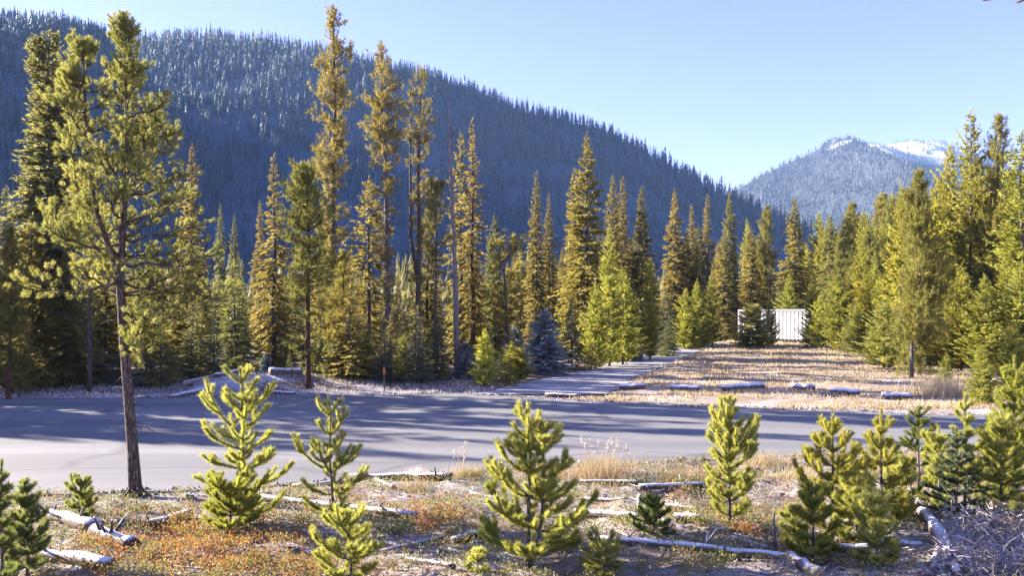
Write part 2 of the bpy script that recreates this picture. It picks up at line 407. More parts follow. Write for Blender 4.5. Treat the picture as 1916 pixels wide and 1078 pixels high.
# ------------------------------------------------------------------ woods on the hills: one mass each
def low_trees(G, P, H, R, tiers, sides, rs, tone, m=0):
    """many small ragged conifers: tiers of drooping leaf-like faces"""
    n = len(P)
    k = tiers * sides
    ti = np.tile(np.repeat(np.arange(tiers), sides), (n, 1)).astype(float); si = np.tile(np.tile(np.arange(sides), tiers), (n, 1)).astype(float)
    f = (ti + rs.uniform(-.25, .25, (n, k))) / tiers
    r = R[:, None] * (1 - f) ** .85 * rs.uniform(.6, 1.25, (n, k)) + R[:, None] * .05
    ztop = H[:, None] * np.clip(f * .9 + .98 / tiers + .1, 0, 1); zlow = H[:, None] * (f * .9 + .06)
    a = (si + ti * .5 + rs.uniform(-.35, .35, (n, k))) * 2 * np.pi / sides + rs.uniform(0, 6.28, (n, 1))
    wd = rs.uniform(.45, .8, (n, k)) * 2 * np.pi / sides
    P3 = P[:, None, :]
    def pt(rr, aa, zz): return np.stack([P3[..., 0] + rr * np.cos(aa), P3[..., 1] + rr * np.sin(aa), P3[..., 2] + zz], -1)
    v = np.stack([pt(r * .05, a, ztop), pt(r, a - wd * .5, zlow + H[:, None] * rs.uniform(-.02, .03, (n, k))), pt(r, a + wd * .5, zlow + H[:, None] * rs.uniform(-.02, .03, (n, k)))], 2)
    tn = np.clip(tone[:, None] + rs.uniform(-.22, .22, (n, k)), 0, 1)
    G.add(v.reshape(-1, 3), np.arange(n * k * 3).reshape(-1, 3), m, tn.reshape(-1))
def scatter_on(grid, n, rs, tmin, seed_clump):
    Xx, Yy, Zz, tt = grid
    r, c = Xx.shape
    out = []
    while sum(len(o) for o in out) < n:
        m = n * 2
        ti = rs.uniform(tmin, tt[-1], m); ri = np.interp(ti, tt, np.arange(r)); ci = rs.uniform(0, c - 1.001, m)
        i = np.clip(ri.astype(int), 0, r - 2); j = ci.astype(int); fi = ri - i; fj = ci - j
        def bl(A): return (A[i, j] * (1 - fi) * (1 - fj) + A[i + 1, j] * fi * (1 - fj) + A[i, j + 1] * (1 - fi) * fj + A[i + 1, j + 1] * fi * fj)
        P = np.stack([bl(Xx), bl(Yy), bl(Zz)], 1)
        pxs = P[:, 0] / P[:, 1] * F + CX
        ok = (P[:, 2] > -2) & (pxs > -120) & (pxs < 2050) & (rs.uniform(0, 1, m) < .75 + .4 * fbm(P[:, 0], P[:, 1], 90, seed_clump, 3))
        out.append(P[ok])
    return np.concatenate(out)[:n]
def hill_wood(name, grid, n, hmin, hmax, rr, tiers, sides, mat, seed, tmin):
    rs = np.random.default_rng(seed); P = scatter_on(grid, n, rs, tmin, seed); P[:, 2] -= .5
    H = rs.uniform(hmin, hmax, len(P)) * (1 + .25 * (rs.uniform(size=len(P)) > .93)); R = H * rs.uniform(.75, 1.25, len(P)) * rr
    G = Geo(); low_trees(G, P, H, R, tiers, sides, rs, np.clip(.42 + .2 * rs.normal(size=len(P)), 0, 1))
    o = link(name, G.mesh(name, [mat])); o['kind'] = 'stuff'; o['label'] = 'dense conifer forest covering a distant slope'
    return o
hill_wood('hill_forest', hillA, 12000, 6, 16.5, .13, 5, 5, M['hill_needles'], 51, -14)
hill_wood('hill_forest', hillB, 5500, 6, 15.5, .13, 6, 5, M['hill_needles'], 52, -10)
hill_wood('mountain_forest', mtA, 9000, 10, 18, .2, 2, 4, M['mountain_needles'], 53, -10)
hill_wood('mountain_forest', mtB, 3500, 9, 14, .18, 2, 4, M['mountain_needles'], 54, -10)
# the flat valley woods between the clearing and the hill
rs = np.random.default_rng(55)
P = []
while len(P) < 2600:
    y_ = rs.uniform(125, 520); x_ = rs.uniform(-.66, .66) * y_
    if track_in(np.array(x_), np.array(y_)) or (y_ < 200 and abs(x_ - np.interp(y_, _ty, [(a + b) / 2 for a, b in zip(_tl, _tr)])) < 6): continue
    P.append((x_, y_, -.1))
P = np.array(P); H = rs.uniform(8, 13.5, len(P))
G = Geo(); low_trees(G, P, H, H * rs.uniform(.10, .16, len(P)), 9, 6, rs, np.clip(.45 + .2 * rs.normal(size=len(P)), 0, 1))
o = link('valley_forest', G.mesh('valley_forest', [M['spruce_needles']]), tint=(.9, .9, .9)); o['kind'] = 'stuff'; o['label'] = 'distant conifers packed on the valley floor'

# ------------------------------------------------------------------ tree prototypes (normalised: built at their own height, scaled when placed)
def spruce(seed, H=14.0, prof=((0, .9), (.15, 1.5), (.5, 1.0), (.8, .45), (1, .05)), clear=.04, levels=46, per=6, droop=.25, bl=.34, dens=30, mats=None, ragged=.3, trunk_r=.16, lean=0.0, stiff=0.0):
    rs = np.random.default_rng(seed)
    T = Geo(); zz = np.linspace(0, H, 9)
    wob = np.stack([lean * zz / H + .05 * np.sin(zz * .9 + seed), .05 * np.cos(zz * .7 + seed), zz], 1); wob[0, :2] = 0
    T.tube(wob, trunk_r * (1 - zz / H) ** .9 + .012, 8)
    nb = levels * per
    f = clear + (.985 - clear) * (np.repeat(np.arange(levels), per) + rs.uniform(-.5, .5, nb)) / levels
    f = np.clip(f, clear, .99)
    az = rs.uniform(0, 2 * np.pi, nb)
    pr = np.array(prof)
    r = np.interp(f, pr[:, 0], pr[:, 1]) * (1 + ragged * rs.normal(size=nb) * .6) * (1 + .18 * np.sin(az * 2 + f * 14 + seed))
    r = np.clip(r, .04, None)
    e0 = np.interp(f, [0, .5, 1], [-.05 + stiff, .15 + stiff, 1.0 + stiff]) + rs.normal(size=nb) * .1
    sag = droop * np.interp(f, [0, .6, 1], [1.2, .8, .1])
    cnt = (5 + dens * r * np.interp(f, [0, .15, 1], [.8, 1, 1])).astype(int)
    bi = np.repeat(np.arange(nb), cnt); n = len(bi)
    s = rs.uniform(0.08, 1, n) ** .75
    R = r[bi]; A = az[bi]
    base = np.stack([np.interp(f * H, zz, wob[:, 0]), np.interp(f * H, zz, wob[:, 1]), f * H], 1)
    out = np.stack([np.cos(A), np.sin(A), 0 * A], 1); lat = np.stack([-np.sin(A), np.cos(A), 0 * A], 1); up = np.array([0, 0, 1.0])
    zc = R * (e0[bi] * s - sag[bi] * 1.6 * s ** 1.5 + .35 * sag[bi] * s ** 4)
    slope = e0[bi] - 2.2 * sag[bi] * s ** .5 + 1.2 * sag[bi] * s ** 3
    Pp = base[bi] + out * (R * s)[:, None] + up * zc[:, None] + lat * (rs.normal(size=n) * .10 * R * s)[:, None]
    tan = nrm(out + up * slope[:, None])
    sg = np.where(rs.uniform(size=n) < .5, -1, 1)
    Dd = tan * rs.uniform(.3, 1.0, n)[:, None] + lat * (sg * rs.uniform(.2, .9, n))[:, None] + up * rs.uniform(-.45, .2, n)[:, None]
    L = bl * (.55 + .6 * (1 - s)) * rs.uniform(.7, 1.25, n) * np.clip(.45 + .7 * R, .4, 1.1)
    brt = rs.normal(size=nb) * .13
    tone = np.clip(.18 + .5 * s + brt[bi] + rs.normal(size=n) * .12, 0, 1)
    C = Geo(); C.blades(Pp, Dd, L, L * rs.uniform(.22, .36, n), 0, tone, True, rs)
    top = np.array([wob[-1, 0], wob[-1, 1], H * .985])
    C.blades(np.repeat(top[None], 8, 0) + rs.normal(size=(8, 3)) * [.01, .01, .1], rs.normal(size=(8, 3)) * .3 + up, .22, .05, 0, .6, True, rs)
    return {'trunk': T, 'crown': C, 'H': H}
def pine(seed, H=14.0, prof=((.45, .5), (.6, 1.2), (.85, 1.0), (1, .2)), clear=.45, nb=90, tuft=.22, dens=5, bpt=13, trunk_r=.14, lean=(0, 0), dead=14, up=.35, fork=None, gap=0.0, stray=0.15):
    """tall pine: bare lower trunk, few limbs, needles held in tufts at the limb ends"""
    rs = np.random.default_rng(seed)
    T = Geo(); zz = np.linspace(0, H, 12)
    wob = np.stack([lean[0] * (zz / H) ** 1.3 + .06 * np.sin(zz * .8 + seed) * zz / H, lean[1] * zz / H + .05 * np.cos(zz * .7 + seed) * zz / H, zz], 1)
    T.tube(wob, trunk_r * (1 - zz / H) ** .75 + .015, 9)
    if fork:
        k0 = np.array([np.interp(fork[0] * H, zz, wob[:, i]) for i in range(3)]); k1 = np.array([np.interp(H * .93, zz, wob[:, i]) for i in range(3)]) + [fork[1], 0, 0]
        T.tube(np.stack([k0, k0 * .75 + k1 * .25 + [fork[1] * .5, 0, 0], k1]), [trunk_r * .6, trunk_r * .5, .02], 7)
    for _ in range(dead):
        f_ = rs.uniform(.12, clear + .15); b0 = np.array([np.interp(f_ * H, zz, wob[:, i]) for i in range(3)]); a_ = rs.uniform(0, 6.28); l_ = rs.uniform(.25, .9)
        T.tube(np.stack([b0, b0 + np.array([math.cos(a_), math.sin(a_), -.1]) * l_ * .6, b0 + np.array([math.cos(a_), math.sin(a_), -.3]) * l_]), [.02, .014, .006], 4)
    f = clear + (1 - clear) * rs.uniform(0, 1, nb) ** .9
    low = rs.uniform(size=nb) < stray * .5
    f = np.where(low, rs.uniform(max(.02, clear - .25), clear + .02, nb), f)
    if gap > 0:
        keep = np.sin(f * 60 + seed) > -1 + gap; f = f[keep]; nb = len(f)
    az = rs.uniform(0, 2 * np.pi, nb); pr = np.array(prof)
    r = np.interp(f, pr[:, 0], pr[:, 1]) * rs.uniform(.55, 1.2, nb) * (1 + .25 * np.sin(az + f * 9 + seed))
    r = np.clip(r, .12, None)
    e = np.interp(f, [0, clear, 1], [-.2, .0, 1.1]) + up * rs.normal(size=nb) * .6
    base = np.stack([np.interp(f * H, zz, wob[:, i]) for i in range(3)], 1)
    out = np.stack([np.cos(az), np.sin(az), 0 * az], 1)
    tip = base + out * r[:, None] + np.array([0, 0, 1.0]) * (r * e)[:, None]
    C = Geo()
    for i in range(nb):
        if r[i] > .5:
            C.tube(np.stack([base[i], (base[i] + tip[i]) / 2 - [0, 0, .06 * r[i]], tip[i]]), [.022 * min(1.5, r[i]), .016, .006], 4, 1)
    cnt = np.maximum(2, (dens * r).astype(int)); bi = np.repeat(np.arange(nb), cnt); n = len(bi)
    s = rs.uniform(.35, 1.05, n)
    tp = base[bi] + (tip - base)[bi] * s[:, None] - np.array([0, 0, .22]) * (r[bi] * s * (1 - s))[:, None] + rs.normal(size=(n, 3)) * (.14 * r[bi] + .05)[:, None] * [1, 1, .7]
    ax = nrm(nrm(tip - base)[bi] + np.array([0, 0, .55]) + rs.normal(size=(n, 3)) * .45)
    tt_ = np.clip(.5 + rs.normal(size=n) * .15, 0, 1)
    bpt = int(bpt * 1.9); bj = np.repeat(np.arange(n), bpt); m = len(bj)
    ln = tuft * rs.uniform(.7, 1.2, m)
    tl_ = tuft * 1.1
    P_ = tp[bj] + ax[bj] * (rs.uniform(-.6, .6, m) * tl_)[:, None]
    D_ = ax[bj] * rs.uniform(.3, .9, m)[:, None] + nrm(rs.normal(size=(m, 3))) * .8
    C.blades(P_, D_, ln * .8, ln * .13, 0, np.clip(tt_[bj] + rs.normal(size=m) * .16, 0, 1), False, rs)
    return {'trunk': T, 'crown': C, 'H': H}
PROTO = {}
def reg(key, g, leaf, bk, leaf2=None):
    PROTO[key] = (g['trunk'].mesh('trunk', [M[bk]]), g['crown'].mesh('crown', [M[leaf], M[bk]]), g['H'])
for i in range(4):
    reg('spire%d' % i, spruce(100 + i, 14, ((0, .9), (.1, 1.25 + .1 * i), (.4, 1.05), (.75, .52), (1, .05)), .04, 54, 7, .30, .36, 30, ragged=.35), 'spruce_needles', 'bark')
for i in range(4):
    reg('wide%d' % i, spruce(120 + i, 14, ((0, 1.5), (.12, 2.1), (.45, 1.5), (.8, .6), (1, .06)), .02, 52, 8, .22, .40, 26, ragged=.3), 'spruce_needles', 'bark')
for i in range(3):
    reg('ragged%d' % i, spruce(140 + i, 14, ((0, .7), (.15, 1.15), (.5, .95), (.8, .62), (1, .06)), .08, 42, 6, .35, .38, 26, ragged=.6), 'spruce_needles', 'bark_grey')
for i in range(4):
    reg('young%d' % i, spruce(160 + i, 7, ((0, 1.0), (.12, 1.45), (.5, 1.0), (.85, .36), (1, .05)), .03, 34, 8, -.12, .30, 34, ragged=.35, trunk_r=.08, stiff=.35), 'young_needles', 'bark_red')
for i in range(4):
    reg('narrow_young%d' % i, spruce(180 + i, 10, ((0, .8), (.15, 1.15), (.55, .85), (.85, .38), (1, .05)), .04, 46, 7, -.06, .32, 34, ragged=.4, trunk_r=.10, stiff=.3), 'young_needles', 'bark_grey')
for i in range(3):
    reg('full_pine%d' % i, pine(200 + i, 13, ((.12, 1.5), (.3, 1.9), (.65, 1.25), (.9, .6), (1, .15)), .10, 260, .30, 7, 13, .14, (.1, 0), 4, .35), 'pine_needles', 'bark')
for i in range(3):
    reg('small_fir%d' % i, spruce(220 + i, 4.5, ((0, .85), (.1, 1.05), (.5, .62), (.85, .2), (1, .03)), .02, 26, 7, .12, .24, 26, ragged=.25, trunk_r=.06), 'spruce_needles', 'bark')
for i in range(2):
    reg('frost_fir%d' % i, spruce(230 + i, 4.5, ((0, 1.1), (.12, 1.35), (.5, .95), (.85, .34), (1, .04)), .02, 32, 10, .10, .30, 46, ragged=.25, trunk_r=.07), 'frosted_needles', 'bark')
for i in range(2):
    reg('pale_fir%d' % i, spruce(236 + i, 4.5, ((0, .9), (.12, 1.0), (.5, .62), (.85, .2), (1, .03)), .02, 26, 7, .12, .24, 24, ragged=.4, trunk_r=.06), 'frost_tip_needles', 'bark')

# tints: yellow-green pines, blue-green firs, brown spruces; warm sunlight is put into the browns
GREEN, OLIVE, RUST, DARK, LIME, COOL = (1, 1, 1), (1.2, 1.08, .85), (1.75, 1.12, .75), (.85, .92, .95), (1.1, 1.1, .85), (.85, 1.0, 1.15)
rt = random.Random(5)
def place(key, px, top, d, tint, label, name='conifer_tree', cat='tree', group=None, wid=1.0, base=None, jitter=.08):
    """one tree standing at photo column px, depth d, its tip on photo row top; wid scales its spread"""
    tm, cm, H0 = PROTO[key]
    x = gx(px, d); z0 = float(gz(x, d)) - .06
    H = zt(top, d) - z0
    sz = H / H0; sxy = sz ** .6 * wid
    r_ = thing(name, label, cat, (x, d, z0), rt.uniform(0, 6.28), (sxy, sxy, sz), group)
    j = 1 + rt.uniform(-jitter, jitter)
    link('trunk', tm, r_); link('crown', cm, r_, tint=tuple(c * j for c in tint))
    return r_
def unique_tree(g, leaf, bk, px, top, d, tint, label, name='pine_tree', rz=0.0, wid=1.0):
    reg('_u', g, leaf, bk)
    o = place('_u', px, top, d, tint, label, name, wid=wid); o.rotation_euler[2] = rz
    return o

# ---- trees one can point to, left to right
unique_tree(spruce(301, 15, ((0, 1.9), (.2, 1.8), (.45, 1.35), (.7, 1.0), (.9, .62), (.97, .35), (1, .08)), .05, 70, 9, .3, .32, 44, ragged=.26, trunk_r=.2), 'spruce_needles', 'bark_grey', 92, 58, 38, (1.02, 1.05, 1.05),
            'tall ragged grey-green spruce rising behind the left side of the big foreground pine', 'spruce_tree')
place('spire1', 12, 345, 40, DARK, 'dark spruce cut by the left edge of the view beyond the road', 'spruce_tree')
place('full_pine0', 20, 430, 33.2, OLIVE, 'pine with thin bare trunk behind the brown post at far left', 'pine_tree', wid=.7)
unique_tree(pine(305, 11, ((.4, .5), (.55, 1.0), (.8, .9), (1, .2)), .42, 90, .24, 6, 13, .1), 'pine_needles', 'bark', 168, 330, 34, OLIVE,
            'slim pine with dark bare trunk standing left of the big pine, just past the road', rz=1.0)
place('wide1', 60, 400, 36, OLIVE, 'broad olive spruce behind the thin trunks at left', 'spruce_tree', wid=.9)
place('wide2', 120, 470, 35.5, OLIVE, 'dense low spruce between two bare trunks left of the big pine', 'spruce_tree', wid=.9)
place('spire0', 358, 268, 46, (1.385, 1.08, 0.855), 'narrow rust-brown spruce showing right of the big pine crown', 'spruce_tree', wid=.75)
place('spire2', 487, 375, 80, (1.285, 1.07, 0.905), 'small far rusty spire between two taller spruces at left', 'spruce_tree', wid=.8)
place('spire3', 438, 400, 85, DARK, 'thin dark far spire over the gap left of centre-left spruce', 'spruce_tree', wid=.7)
place('spire0', 412, 382, 88, DARK, 'dim far spire close to the right branch tip of the big pine', 'spruce_tree', wid=.7)
place('small_fir0', 440, 500, 40, (1.0, 1.1, .9), 'mid-size green fir alone in front of the dark gap above the frosty bank', 'fir_tree', wid=1.2)
place('pale_fir0', 400, 585, 37.5, GREEN, 'slender pale frosted fir at the left end of the frosty bank', 'fir_tree', wid=.75)
place('small_fir1', 360, 560, 38, GREEN, 'olive fir behind the fallen logs of the frosty bank', 'fir_tree', wid=1.1)
unique_tree(spruce(309, 13, ((0, 1.1), (.15, 1.05), (.35, .95), (.55, .72), (.75, .4), (1, .05)), .08, 52, 6, .45, .32, 27, ragged=.3), 'spruce_needles', 'bark', 513, 288, 42, (1.36, 1.17, 0.88),
            'pointed olive-brown spruce with drooping boughs and thin spire tip, left of the slim roadside pine', 'spruce_tree')
unique_tree(pine(311, 9.2, ((.33, .6), (.5, 1.0), (.7, .95), (.88, .55), (1, .12)), .34, 190, .26, 7, 13, .10, (-.05, 0), 8, .35), 'pine_needles', 'bark_red', 577, 308, 34.6, (1.0, 1.0, .75),
            'green round-crowned pine with dark bare trunk at the road edge right of the frosty bank', rz=.0)
place('full_pine1', 640, 470, 38, (1.285, 1.12, 0.855), 'bushy olive pine behind the dark bare trunk at the road edge', 'pine_tree', wid=.7)
unique_tree(pine(313, 15.5, ((.25, .5), (.38, .9), (.45, .85), (.50, .25), (.55, .75), (.68, .55), (.74, .7), (.88, .6), (.90, .3), (.97, .42), (1, .10)), .20, 210, .23, 9, 13, .15, (.1, 0), 8, .3), 'spruce_needles', 'bark', 622, 22, 42, (1.36, 1.18, 0.89),
            'tallest pine, ragged rust-coloured column whose dark tip tops the ridge line', rz=.3)
place('spire1', 612, 420, 47, (1.36, 1.12, 0.88), 'brown spruce half hidden below the tallest ragged pine', 'spruce_tree')
unique_tree(pine(315, 15, ((.42, .4), (.55, .5), (.68, .75), (.78, .95), (.9, .6), (1, .15)), .42, 170, .24, 8, 13, .15, (-.35, 0), 16, .35, stray=.5), 'spruce_needles', 'bark_grey', 728, 92, 40, (1.385, 1.195, 0.905),
            'tall pine with long pale leaning bare trunk and rusty crown, second from the tallest', rz=.0)
place('ragged0', 690, 330, 43, (1.36, 1.17, 0.88), 'shaggy spruce pressed against the pale leaning bare trunk', 'spruce_tree', wid=1.05)
unique_tree(pine(317, 14.2, ((.35, .3), (.5, .5), (.7, .55), (.85, .65), (1, .2)), .32, 120, .23, 8, 13, .15, (.08, 0), 20, .3, fork=(.3, -.5), stray=.6), 'spruce_needles', 'bark', 782, 132, 42, (1.25, 1.1, .85),
            'sparse dark pine with twin upright stems right of the pale leaning trunk', rz=.0)
place('spire3', 800, 385, 46, (1.26, 1.12, 0.905), 'dark spruce behind the twin-stemmed sparse pine', 'spruce_tree')
unique_tree(pine(318, 8.5, ((.6, .4), (.75, .7), (.9, .6), (1, .2)), .62, 60, .26, 6, 13, .08), 'pine_needles', 'bark', 815, 345, 40, OLIVE,
            'small yellowish pine crown between the twin-stemmed pine and the dead snag', rz=1)
unique_tree(spruce(319, 14, ((0, .85), (.2, .8), (.45, .72), (.7, .45), (.9, .2), (1, .03)), .1, 58, 6, .5, .28, 30, ragged=.35), 'spruce_needles', 'bark_red', 884, 222, 46, (1.41, 1.16, 0.88),
            'rust-orange narrow spruce spire immediately right of the dead snag', 'spruce_tree')
place('ragged1', 862, 245, 49, (1.31, 1.145, 0.89), 'brown ragged spruce tucked behind the dead snag', 'spruce_tree', wid=.7)
place('wide0', 925, 400, 50, DARK, 'dark shaded spruce at the right foot of the rust-orange spire', 'spruce_tree', wid=.7)
unique_tree(pine(321, 6.6, ((.3, .5), (.5, 1.0), (.7, 1.05), (.9, .7), (1, .2)), .3, 34, .3, 7, 16, .09, (-.2, 0), 4, .3), 'pine_needles', 'bark', 950, 452, 45, (1.41, 1.22, 0.855),
            'short pine with big separate golden foliage clumps left of the frosted blue spruce', rz=.4)
place('spire0', 1003, 318, 64, (1.15, 1.0, .85), 'thin dark spire standing alone against the shaded hill, taller of a pair', 'spruce_tree', wid=.75)
place('spire2', 1027, 362, 66, (1.2, 1.0, .9), 'thin dark spire, shorter of a pair left of the tallest centre spruce', 'spruce_tree', wid=.75)
place('wide3', 1098, 250, 60, (1.335, 1.21, 0.855), 'tallest centre spruce, golden on its sunny side, above the frosted blue spruce', 'spruce_tree', wid=.95)
place('spire1', 1074, 318, 61.5, (1.31, 1.195, 0.855), 'golden spruce joined to the left side of the tallest centre spruce', 'spruce_tree', wid=.95)
place('spire3', 1146, 325, 70, (1.285, 1.145, 0.855), 'left spire of the close twin spruces right of the tallest centre spruce', 'spruce_tree')
place('spire0', 1164, 330, 72, (1.285, 1.12, 0.855), 'right spire of the close twin spruces right of the tallest centre spruce', 'spruce_tree')
place('wide0', 1201, 345, 72, (1.0, .95, .85), 'half-shaded dark spruce right of the close twin spires', 'spruce_tree', wid=.75)
place('wide1', 1262, 355, 86, (1.36, 1.145, 0.88), 'brownish spruce in the middle of the back row left of the track end', 'spruce_tree', wid=.8)
place('spire2', 1294, 382, 88, (1.31, 1.11, 0.92), 'reddish far spire right of the brownish middle spruce', 'spruce_tree')
place('spire1', 1324, 362, 116, (1.335, 1.12, 0.88), 'slim brownish far spire midway along the back row', 'spruce_tree')
place('wide2', 1365, 355, 126, (1.1, 1.1, .8), 'tall olive spruce over the end of the gravel track', 'spruce_tree', wid=.75)
place('narrow_young0', 1140, 428, 52, LIME, 'tallest bright yellow-green young pine left of the track', 'pine_tree', wid=.85)
place('young1', 1115, 530, 50, LIME, 'bright bushy young pine leaning on the tallest yellow-green one', 'pine_tree', wid=.8)
place('young2', 1165, 500, 54, LIME, 'yellow-green young pine just right of the tallest bright young pine', 'pine_tree', wid=.95)
place('narrow_young1', 1216, 480, 60, (1.2, 1.1, .8), 'narrow yellow-green young pine with orange lower boughs beside the track', 'pine_tree', wid=.75)
place('pale_fir1', 1247, 545, 66, GREEN, 'pale green fir at the bend of the track', 'fir_tree')
place('young3', 1283, 540, 78, LIME, 'small round bright pine by the track, leftmost of three in a row', 'pine_tree')
place('young0', 1305, 525, 80, LIME, 'small bright pine by the track, middle of three in a row', 'pine_tree', wid=.9)
place('narrow_young2', 1332, 510, 82, LIME, 'small bright pine by the track, rightmost of three in a row', 'pine_tree', wid=.9)
place('full_pine2', 1434, 390, 120, (1.31, 1.195, 0.855), 'olive pine with pointed top behind the left end of the shed', 'pine_tree', wid=.9)
place('wide3', 1487, 368, 104, (1.36, 1.22, 0.83), 'broad golden-green spruce directly behind the white shed', 'spruce_tree', wid=1.0)
place('narrow_young3', 1397, 410, 132, (1.1, 1.1, .9), 'narrow pale pine behind the track end', 'pine_tree', wid=.8)
place('young1', 1478, 512, 97, LIME, 'small bright pine peeping over the shed roof', 'pine_tree')
reg('bush', spruce(245, 4.2, ((0, 1.15), (.2, 1.55), (.5, 1.45), (.8, .95), (1, .25)), .02, 26, 11, .0, .30, 40, ragged=.3, trunk_r=.06, stiff=.1), 'spruce_needles', 'bark')
place('bush', 1408, 574, 79, (1.8, 1.8, 1.5), 'rounded dull-brown fir covering the left end of the shed', 'fir_tree', wid=1.08)
place('young0', 1441, 556, 84, GREEN, 'thin green pine before the shed wall beside the rounded fir', 'pine_tree', wid=.8)
place('young3', 1534, 552, 79, (1.4, 1.4, 1.05), 'shorter green pine at the right corner of the shed', 'pine_tree', wid=.95)
place('small_fir2', 1392, 590, 83, (1.2, 1.0, .8), 'small brownish fir at the left corner of the shed', 'fir_tree', wid=1.2)
place('young2', 1521, 524, 82, LIME, 'yellow-green young pine covering the right end of the shed', 'pine_tree', wid=.95)
place('small_fir2', 1505, 630, 76, LIME, 'knee-high green fir at the right foot of the shed', 'fir_tree', wid=1.2)
place('young3', 1570, 512, 70, LIME, 'dense bright conical young pine standing at the clearing edge right of the shed', 'pine_tree', wid=1.1)
place('wide2', 1598, 556, 68, DARK, 'dark shaded spruce touching the bright conical pine', 'spruce_tree', wid=.9)
unique_tree(pine(331, 11, ((.1, 1.1), (.25, 1.7), (.55, 1.45), (.85, .8), (1, .15)), .12, 300, .28, 8, 13, .12, (0, 0), 6, .35), 'pine_needles', 'bark_grey', 1720, 325, 43.5, (1.15, 1.1, .8),
            'full pine with pale forked foot standing in the grass right of the log row', wid=.72)
place('narrow_young0', 1816, 205, 56, (1.15, 1.05, .85), 'tallest spire on the right, with bare pointed tip', 'pine_tree', wid=.95)
place('full_pine1', 1868, 220, 55, (1.26, 1.17, 0.88), 'second tallest pine near the right edge', 'pine_tree', wid=.8)
place('narrow_young3', 1912, 245, 52, LIME, 'tall green pine cut by the right edge', 'pine_tree', wid=1.1)
place('spire2', 1723, 312, 66, (1.1, 1.1, .8), 'thin spire against the snowy mountain slope', 'spruce_tree', wid=.8)
place('narrow_young1', 1776, 268, 62, (1.26, 1.145, 0.88), 'yellow-green pine left of the tallest right-hand spire', 'pine_tree', wid=1.0)
place('young0', 1838, 648, 29, LIME, 'bright conical young pine at the right end of the road', 'pine_tree', wid=.78)
place('young2', 1895, 600, 31, LIME, 'taller bright young pine at the right edge beyond the road', 'pine_tree', wid=.8)
place('young3', 1770, 660, 36, (1.0, 1.05, .9), 'low young pine in straw grass at the right end of the road', 'pine_tree', wid=.6)
place('young1', 907, 616, 36.8, (1.45, 1.45, 1.0), 'small glowing yellow-green pine at the road edge left of the frosted blue spruce', 'pine_tree', wid=.72)
place('frost_fir0', 1018, 578, 44.5, (1.1, 1.2, 1.3), 'round frosted blue-grey spruce at the left mouth of the track', 'spruce_tree', wid=1.0)
place('frost_fir1', 962, 610, 46, (.8, .95, 1.05), 'bluish frosted fir half hidden left of the round frosted spruce', 'spruce_tree', wid=.85)
place('frost_fir1', 870, 640, 40, (.85, .9, .9), 'low frosted fir at the foot of the dead snag', 'fir_tree', wid=.9)
place('small_fir1', 655, 540, 37, (1.335, 1.16, 0.88), 'brown-green fir at the road edge below the tallest pine', 'fir_tree', wid=1.15)
place('pale_fir0', 720, 600, 37.5, (1.1, 1.05, 1), 'pale frosted fir at the foot of the leaning bare trunk', 'fir_tree', wid=1.0)
place('pale_fir1', 780, 580, 38, (1.1, 1.0, .9), 'drooping grey-green fir right of the leaning trunk foot', 'fir_tree', wid=1.0)
place('small_fir2', 820, 610, 40, DARK, 'dark low fir between the frosted firs by the road', 'fir_tree', wid=1.2)
place('frost_fir0', 497, 660, 37.5, (.75, .85, .95), 'dark frosted little fir on the frosty bank', 'fir_tree', wid=.6)
place('young0', 385, 690, 36.5, (1.2, 1.2, .9), 'tiny yellow-green pine on the frosty bank', 'pine_tree', wid=.7)
place('small_fir0', 542, 660, 36.5, (.8, .95, .8), 'small dark green fir at the right end of the frosty bank', 'fir_tree', wid=.6)
place('pale_fir1', 1070, 560, 48, (1, 1, .95), 'grey-green fir between the frosted spruce and the bright young pines', 'fir_tree', wid=.9)
place('frost_fir1', 1192, 640, 58, (.9, .9, .9), 'low frosted fir at the left side of the track', 'fir_tree', wid=.7)
place('small_fir1', 1105, 640, 48.5, (1.36, 1.07, 0.83), 'low rusty fir at the left edge of the track', 'fir_tree', wid=1.0)

# ---- the woods around them: ranks of trees nobody would single out
RANKED = []
def rank(n, px0, px1, d0, d1, top0, top1, keys, tints, where, group, seed, wid=(.75, 1.05), avoid=()):
    r = random.Random(seed)
    for i in range(n):
        px = px0 + (px1 - px0) * (i + r.uniform(.05, .95)) / n; d = r.uniform(d0, d1)
        if any(a < px < b for a, b in avoid): continue
        x = gx(px, d); ex, ey = x - gx(1448, 94), d - 94.0       # a gap in the woods lets the low sun reach the shed
        al = -ex * .91 + ey * .41; ac = ex * .41 + ey * .91
        if d < 46 and (878 < px < 936 or 826 < px < 872): continue
        if (1 < al < 27 and abs(ac) < 6.5) or (1368 < px < 1530 and d < 108): continue
        f = (px - px0) / (px1 - px0)
        top = (top0[0] + (top0[1] - top0[0]) * f) + r.uniform(0, 1) ** 1.3 * top1
        k = r.choice(keys); tn = r.choice(tints)
        word = {'spire': 'narrow spruce', 'wide': 'full spruce', 'ragged': 'shaggy spruce', 'young': 'bushy pine', 'narrow_young': 'slim pine', 'full_pine': 'broad pine', 'small_fir': 'small fir', 'pale_fir': 'pale fir', 'frost_fir': 'frosted fir'}[k.rstrip('0123456789')]
        hue = {DARK: 'dark', OLIVE: 'olive', GREEN: 'green', LIME: 'yellow-green', COOL: 'bluish'}.get(tn, 'golden-brown')
        o = place(k, px, top, d, tn, '', 'conifer_tree', 'tree', group, r.uniform(*wid), jitter=.15)
        RANKED.append((o, px, hue + ' ' + word, where, group))
